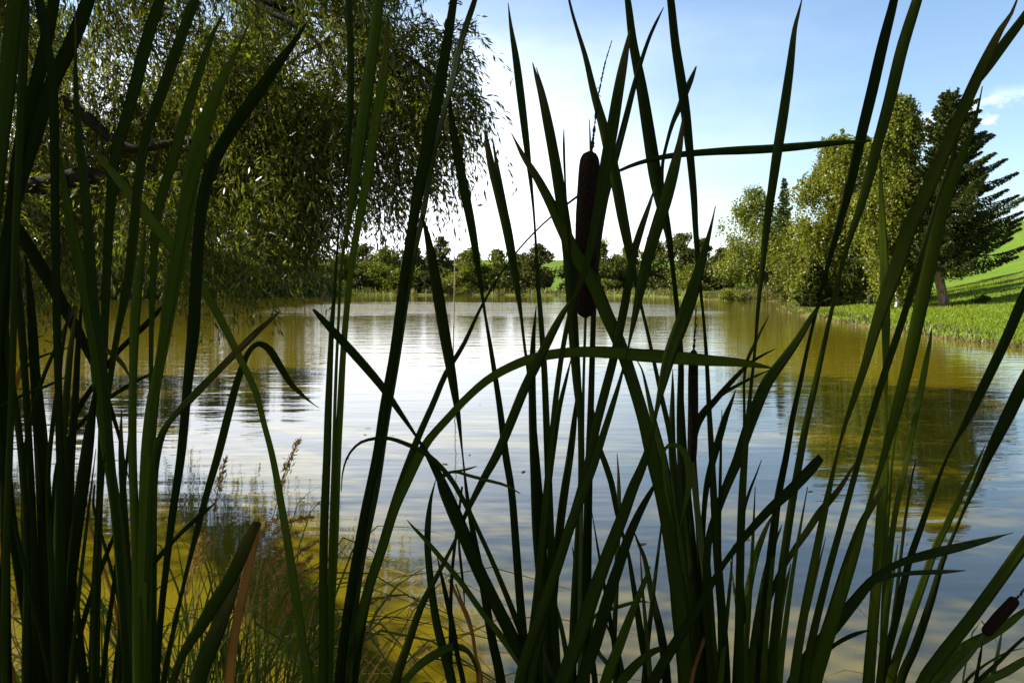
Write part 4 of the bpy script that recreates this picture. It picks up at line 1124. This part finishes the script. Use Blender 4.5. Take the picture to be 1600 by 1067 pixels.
for bx, d0, label, specs in CATTAILS:
    e = at(bx, 1080, d0)
    base = np.array([e[0] * 1.0 + rng.normal() * 0.01, d0 + rng.uniform(-0.03, 0.06), 0.0])
    base[2] = gz(base[0], base[1]) - 0.03
    t = empty("cattail", base, label, "cattail", G_C)
    for q, sp in enumerate(specs):
        k = sp[0]
        if k in "HK":
            round_part("seed_head" if k == "H" else "spike", sp[1:], d0, M_HEAD if k == "H" else M_SPIKE, t, base, k == "K", k == "H")
            continue
        b_ = base + np.array([rng.normal() * 0.012, rng.normal() * 0.012, 0])
        dt = d0 + (q - 1) * 0.018 + rng.uniform(-0.10, 0.16)
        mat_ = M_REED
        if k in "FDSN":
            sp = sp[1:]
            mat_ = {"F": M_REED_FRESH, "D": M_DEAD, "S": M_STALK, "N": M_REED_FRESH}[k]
            if k == "S": dt = d0 + 0.001
            if k == "N": dt = d0 - 0.16
        o = blade("stalk" if k == "S" else "leaf", sp, b_, d0 + (0 if k == "S" else (q - 2) * 0.008), mat_, t, dt, base)
        if k == "D": o["label"] = "dead brown leaf"

# ------------------------------------------------------------------ grasses, loose stems, the stick in the pond
def grass_clump(loc, label, nb, h, spread, seed, heads=0, head_px=None, mat=M_GRASS):
    rg = np.random.default_rng(seed)
    t = empty("grass_tuft", loc, label, "grass tuft", "grass tufts at the water's edge")
    loc = np.array(loc)
    bl, hd = Acc(), Acc()
    for q in range(nb):
        a = rg.uniform(0, 6.283)
        b0 = loc + np.array([math.cos(a), math.sin(a) * 0.7, 0]) * rg.uniform(0, 0.09)
        L = h * rg.uniform(0.45, 1.05)
        lean = np.array([math.cos(a), math.sin(a) * 0.6, 0]) * L * rg.uniform(0.1, 0.6) * spread + [rg.normal() * 0.05, 0, 0]
        C = catmull([b0, b0 + lean * 0.3 + [0, 0, L * 0.6], b0 + lean * 0.75 + [0, 0, L * 0.9], b0 + lean * 1.3 + [0, 0, L * rg.uniform(0.75, 0.98)]], 12)
        T, A, B = frames(C)
        a2 = rg.uniform(0, 3.14)
        S = A * math.cos(a2) + B * math.sin(a2)
        w = (0.0032 * rg.uniform(0.6, 1.4) * (1 - np.linspace(0, 1, 12) ** 2) + 0.0003)[:, None]
        V = np.stack([C - S * w, C + S * w], 1).reshape(-1, 3)
        i = np.arange(11)
        bl.add(V, np.stack([2 * i, 2 * i + 1, 2 * i + 3, 2 * i + 2], -1))
    bl.build("blades", mat, t, loc)
    if heads or head_px:
        dry = Acc()
        for q in range(int(nb * 0.6)):
            a = rg.uniform(0, 6.283)
            b0 = loc + np.array([math.cos(a), math.sin(a) * 0.7, 0]) * rg.uniform(0, 0.1)
            L = h * rg.uniform(0.5, 0.95)
            lean = np.array([math.cos(a), math.sin(a) * 0.6, 0]) * L * rg.uniform(0.2, 0.6)
            C = catmull([b0, b0 + lean * 0.4 + [0, 0, L * 0.65], b0 + lean * 0.9 + [0, 0, L * 0.85], b0 + lean * 1.5 + [0, 0, L * rg.uniform(0.55, 0.85)]], 12)
            T, A, B = frames(C)
            w = (0.003 * rg.uniform(0.6, 1.4) * (1 - np.linspace(0, 1, 12) ** 2) + 0.0003)[:, None]
            V = np.stack([C - A * w, C + A * w], 1).reshape(-1, 3)
            i = np.arange(11)
            dry.add(V, np.stack([2 * i, 2 * i + 1, 2 * i + 3, 2 * i + 2], -1))
        dry.build("dry_blades", M_STRAW, t, loc)
    for (x0, y0, x1, y1, L) in (head_px or []):
        d = loc[1]
        p0, p1 = at(x0, y0, d + rg.uniform(-.08, .08)), at(x1, y1, d + rg.uniform(-.08, .08))
        b0 = loc + np.array([rg.normal() * 0.04, rg.normal() * 0.03, 0])
        ax = unit(p1 - p0)
        C = catmull([b0, b0 * 0.5 + p0 * 0.5 + [0.0, 0, 0.12], p0, (p0 + p1) / 2 + [0, 0, 0.01], p1], 30)
        hd2 = Acc()
        tube(hd2, C, np.linspace(0.0013, 0.0006, 30), 5)
        n = int(np.linalg.norm(p1 - p0) / 0.0007)
        s = rg.uniform(0, 1, n)
        Q = catmull([p0, (p0 + p1) / 2 + [0, 0, 0.01], p1], 40)
        pc = Q[(s * 39).astype(int)]
        A = unit(ax * 1.2 + rg.normal(size=(n, 3)) * 0.55)
        fat = np.sin(np.clip(s, 0.02, 0.98) * math.pi)[:, None] ** 0.6
        leaf_quads(hd2, pc + rg.normal(size=(n, 3)) * 0.0035 * fat + A * 0.004, A, rg.uniform(0.008, 0.016, n), 0.0026, rg)
        hd2.build("seed_plume", M_STRAW, t, loc)
    return t


def tuft_at(x, Y):
    p = at(x, 1000, Y)
    return (p[0], Y, gz(p[0], Y) - 0.02)


grass_clump(tuft_at(395, 1.72), "large grass tuft with many tan drooping seed plumes, lower left by the water", 210, 1.15, 0.8, 1, head_px=[
    (395, 850, 442, 806, 1), (402, 870, 470, 830, 1), (430, 905, 497, 845, 1), (425, 835, 490, 808, 1), (380, 900, 420, 820, 1), (400, 930, 470, 880, 1),
    (445, 935, 500, 885, 1), (412, 900, 455, 850, 1), (370, 930, 398, 850, 1), (440, 960, 505, 920, 1), (385, 880, 404, 812, 1), (350, 940, 365, 870, 1),
    (455, 920, 488, 868, 1), (420, 960, 440, 890, 1)])
grass_clump(tuft_at(310, 1.6), "grass tuft at lower left with two upright brown seed plumes", 160, 1.08, 0.75, 2, head_px=[
    (335, 800, 353, 716, 1), (437, 768, 468, 688, 1), (300, 895, 322, 830, 1), (316, 880, 337, 835, 1), (290, 930, 312, 860, 1)])
grass_clump(tuft_at(225, 1.55), "low green grass tuft between the left cattail bases", 230, 1.08, 0.85, 3)
grass_clump(tuft_at(120, 1.5), "shaded grass tuft deep among the leftmost cattails", 110, 1.05, 0.7, 4, head_px=[(20, 960, 36, 905, 1)])
grass_clump(tuft_at(590, 1.65), "sparse grass tuft with pale nodding plumes, bottom left of centre", 24, 0.9, 0.9, 5, head_px=[
    (560, 980, 590, 1008, 1), (640, 1040, 672, 1012, 1), (575, 945, 610, 938, 1), (640, 950, 668, 940, 1)])
grass_clump(tuft_at(480, 1.6), "thin grass tuft beside the slender diagonal leaf, bottom left", 36, 0.95, 0.7, 6, head_px=[(470, 1050, 450, 1080, 1)])
grass_clump(tuft_at(1460, 1.5), "short grass tuft in the bottom right corner", 60, 0.95, 0.9, 7)

# a thin stick in the pond
p = at(708, 558, 19.0)
b0 = np.array([p[0], 19.0, -0.5])
tp = at(711, 315, 19.0)
a = Acc()
tube(a, catmull([b0, [p[0], 19.0, 0], (p + tp) / 2 + [0.01, 0, 0], tp], 30), np.linspace(0.017, 0.007, 30), 8)
st = a.build("stick", M_POLE, None, (0, 0, 0), True)
tag(st, "thin pale stick standing upright in the pond left of the middle", "stick")

# ------------------------------------------------------------------ light
SUN_AZ, SUN_EL = math.radians(79), math.radians(39)       # azimuth left of the view axis
sd = Vector((-math.sin(SUN_AZ) * math.cos(SUN_EL), math.cos(SUN_AZ) * math.cos(SUN_EL), math.sin(SUN_EL)))
sl = bpy.data.lights.new("sun", "SUN")
sl.energy = 4.8
sl.angle = math.radians(0.53)
sl.color = (1.0, 0.95, 0.86)
so = bpy.data.objects.new("sun", sl)
COL.objects.link(so)
so.rotation_euler = sd.to_track_quat("Z", "Y").to_euler()
so.location = (-20, 10, 30)

wd = bpy.data.worlds.new("World")
scene.world = wd
wd.use_nodes = True
nt = wd.node_tree
nt.nodes.clear()
wo = nt.nodes.new("ShaderNodeOutputWorld")
bg = nt.nodes.new("ShaderNodeBackground")
bg.inputs[1].default_value = 0.074
sky = nt.nodes.new("ShaderNodeTexSky")
sky.sky_type = "NISHITA"
sky.sun_disc = False
sky.sun_elevation = SUN_EL
sky.sun_rotation = -SUN_AZ
sky.air_density = 1.0
sky.dust_density = 0.3
sky.ozone_density = 2.5
# thin white cloud, thickest low in the middle and left, small heaps to the right
tc = N(nt, "ShaderNodeTexCoord")
sep = N(nt, "ShaderNodeSeparateXYZ")
nt.links.new(tc.outputs["Generated"], sep.inputs[0])


def wm(op, a, b_=None, c=None):
    n = N(nt, "ShaderNodeMath", _operation=op)
    for k, v in enumerate((a, b_, c)):
        if v is None: continue
        if isinstance(v, (int, float)): n.inputs[k].default_value = v
        else: nt.links.new(v, n.inputs[k])
    return n.outputs[0]


def wr(v, a, b_, c=0.0, d=1.0):
    n = N(nt, "ShaderNodeMapRange", _interpolation_type="SMOOTHSTEP")
    for k, q in zip(("From Min", "From Max", "To Min", "To Max"), (a, b_, c, d)):
        n.inputs[k].default_value = q
    nt.links.new(v, n.inputs["Value"])
    return n.outputs[0]


mp = N(nt, "ShaderNodeMapping")
mp.inputs["Scale"].default_value = (1.6, 1.6, 4.5)
nt.links.new(tc.outputs["Generated"], mp.inputs[0])
nz = N(nt, "ShaderNodeTexNoise", Scale=1.5, Detail=7.0, Roughness=0.55)
nt.links.new(mp.outputs[0], nz.inputs["Vector"])
az = wm("ARCTAN2", sep.outputs[0], sep.outputs[1])
veil = wm("MULTIPLY", wr(az, -0.25, 0.45, 1, 0), wr(sep.outputs[2], 0.06, 0.36, 1, 0))
veil = wm("ADD", veil, wm("MULTIPLY", wm("SUBTRACT", nz.outputs["Fac"], 0.5), 0.7))
veil = wr(veil, 0.0, 0.85, 0.0, 0.92)
mp2 = N(nt, "ShaderNodeMapping")
mp2.inputs["Scale"].default_value = (15, 15, 24)
nt.links.new(tc.outputs["Generated"], mp2.inputs[0])
nz2 = N(nt, "ShaderNodeTexNoise", Scale=1.0, Detail=6.0, Roughness=0.55)
nt.links.new(mp2.outputs[0], nz2.inputs["Vector"])
heap = wm("MULTIPLY", wm("MULTIPLY", wr(nz2.outputs["Fac"], 0.5, 0.62), wr(sep.outputs[2], 0.12, 0.15)), wr(sep.outputs[2], 0.16, 0.19, 1, 0))
heap = wm("MULTIPLY", heap, wr(az, 0.40, 0.45, 0, 0.8))
mask = wm("MAXIMUM", veil, heap)
mx = N(nt, "ShaderNodeMix", _data_type="RGBA")
mx.inputs[7].default_value = (9.0, 9.25, 9.7, 1)
nt.links.new(mask, mx.inputs[0])
nt.links.new(sky.outputs[0], mx.inputs[6])
nt.links.new(mx.outputs[2], bg.inputs[0])
nt.links.new(bg.outputs[0], wo.inputs[0])

# ------------------------------------------------------------------ render
scene.view_settings.view_transform = "Standard"
scene.view_settings.look = "None"
scene.view_settings.exposure = 1.5
scene.view_settings.gamma = 1.0
scene.render.engine = "CYCLES"
scene.cycles.max_bounces = 6
scene.cycles.diffuse_bounces = 2
scene.cycles.glossy_bounces = 3
scene.cycles.transmission_bounces = 4
scene.cycles.use_denoising = True
scene.cycles.sample_clamp_indirect = 6
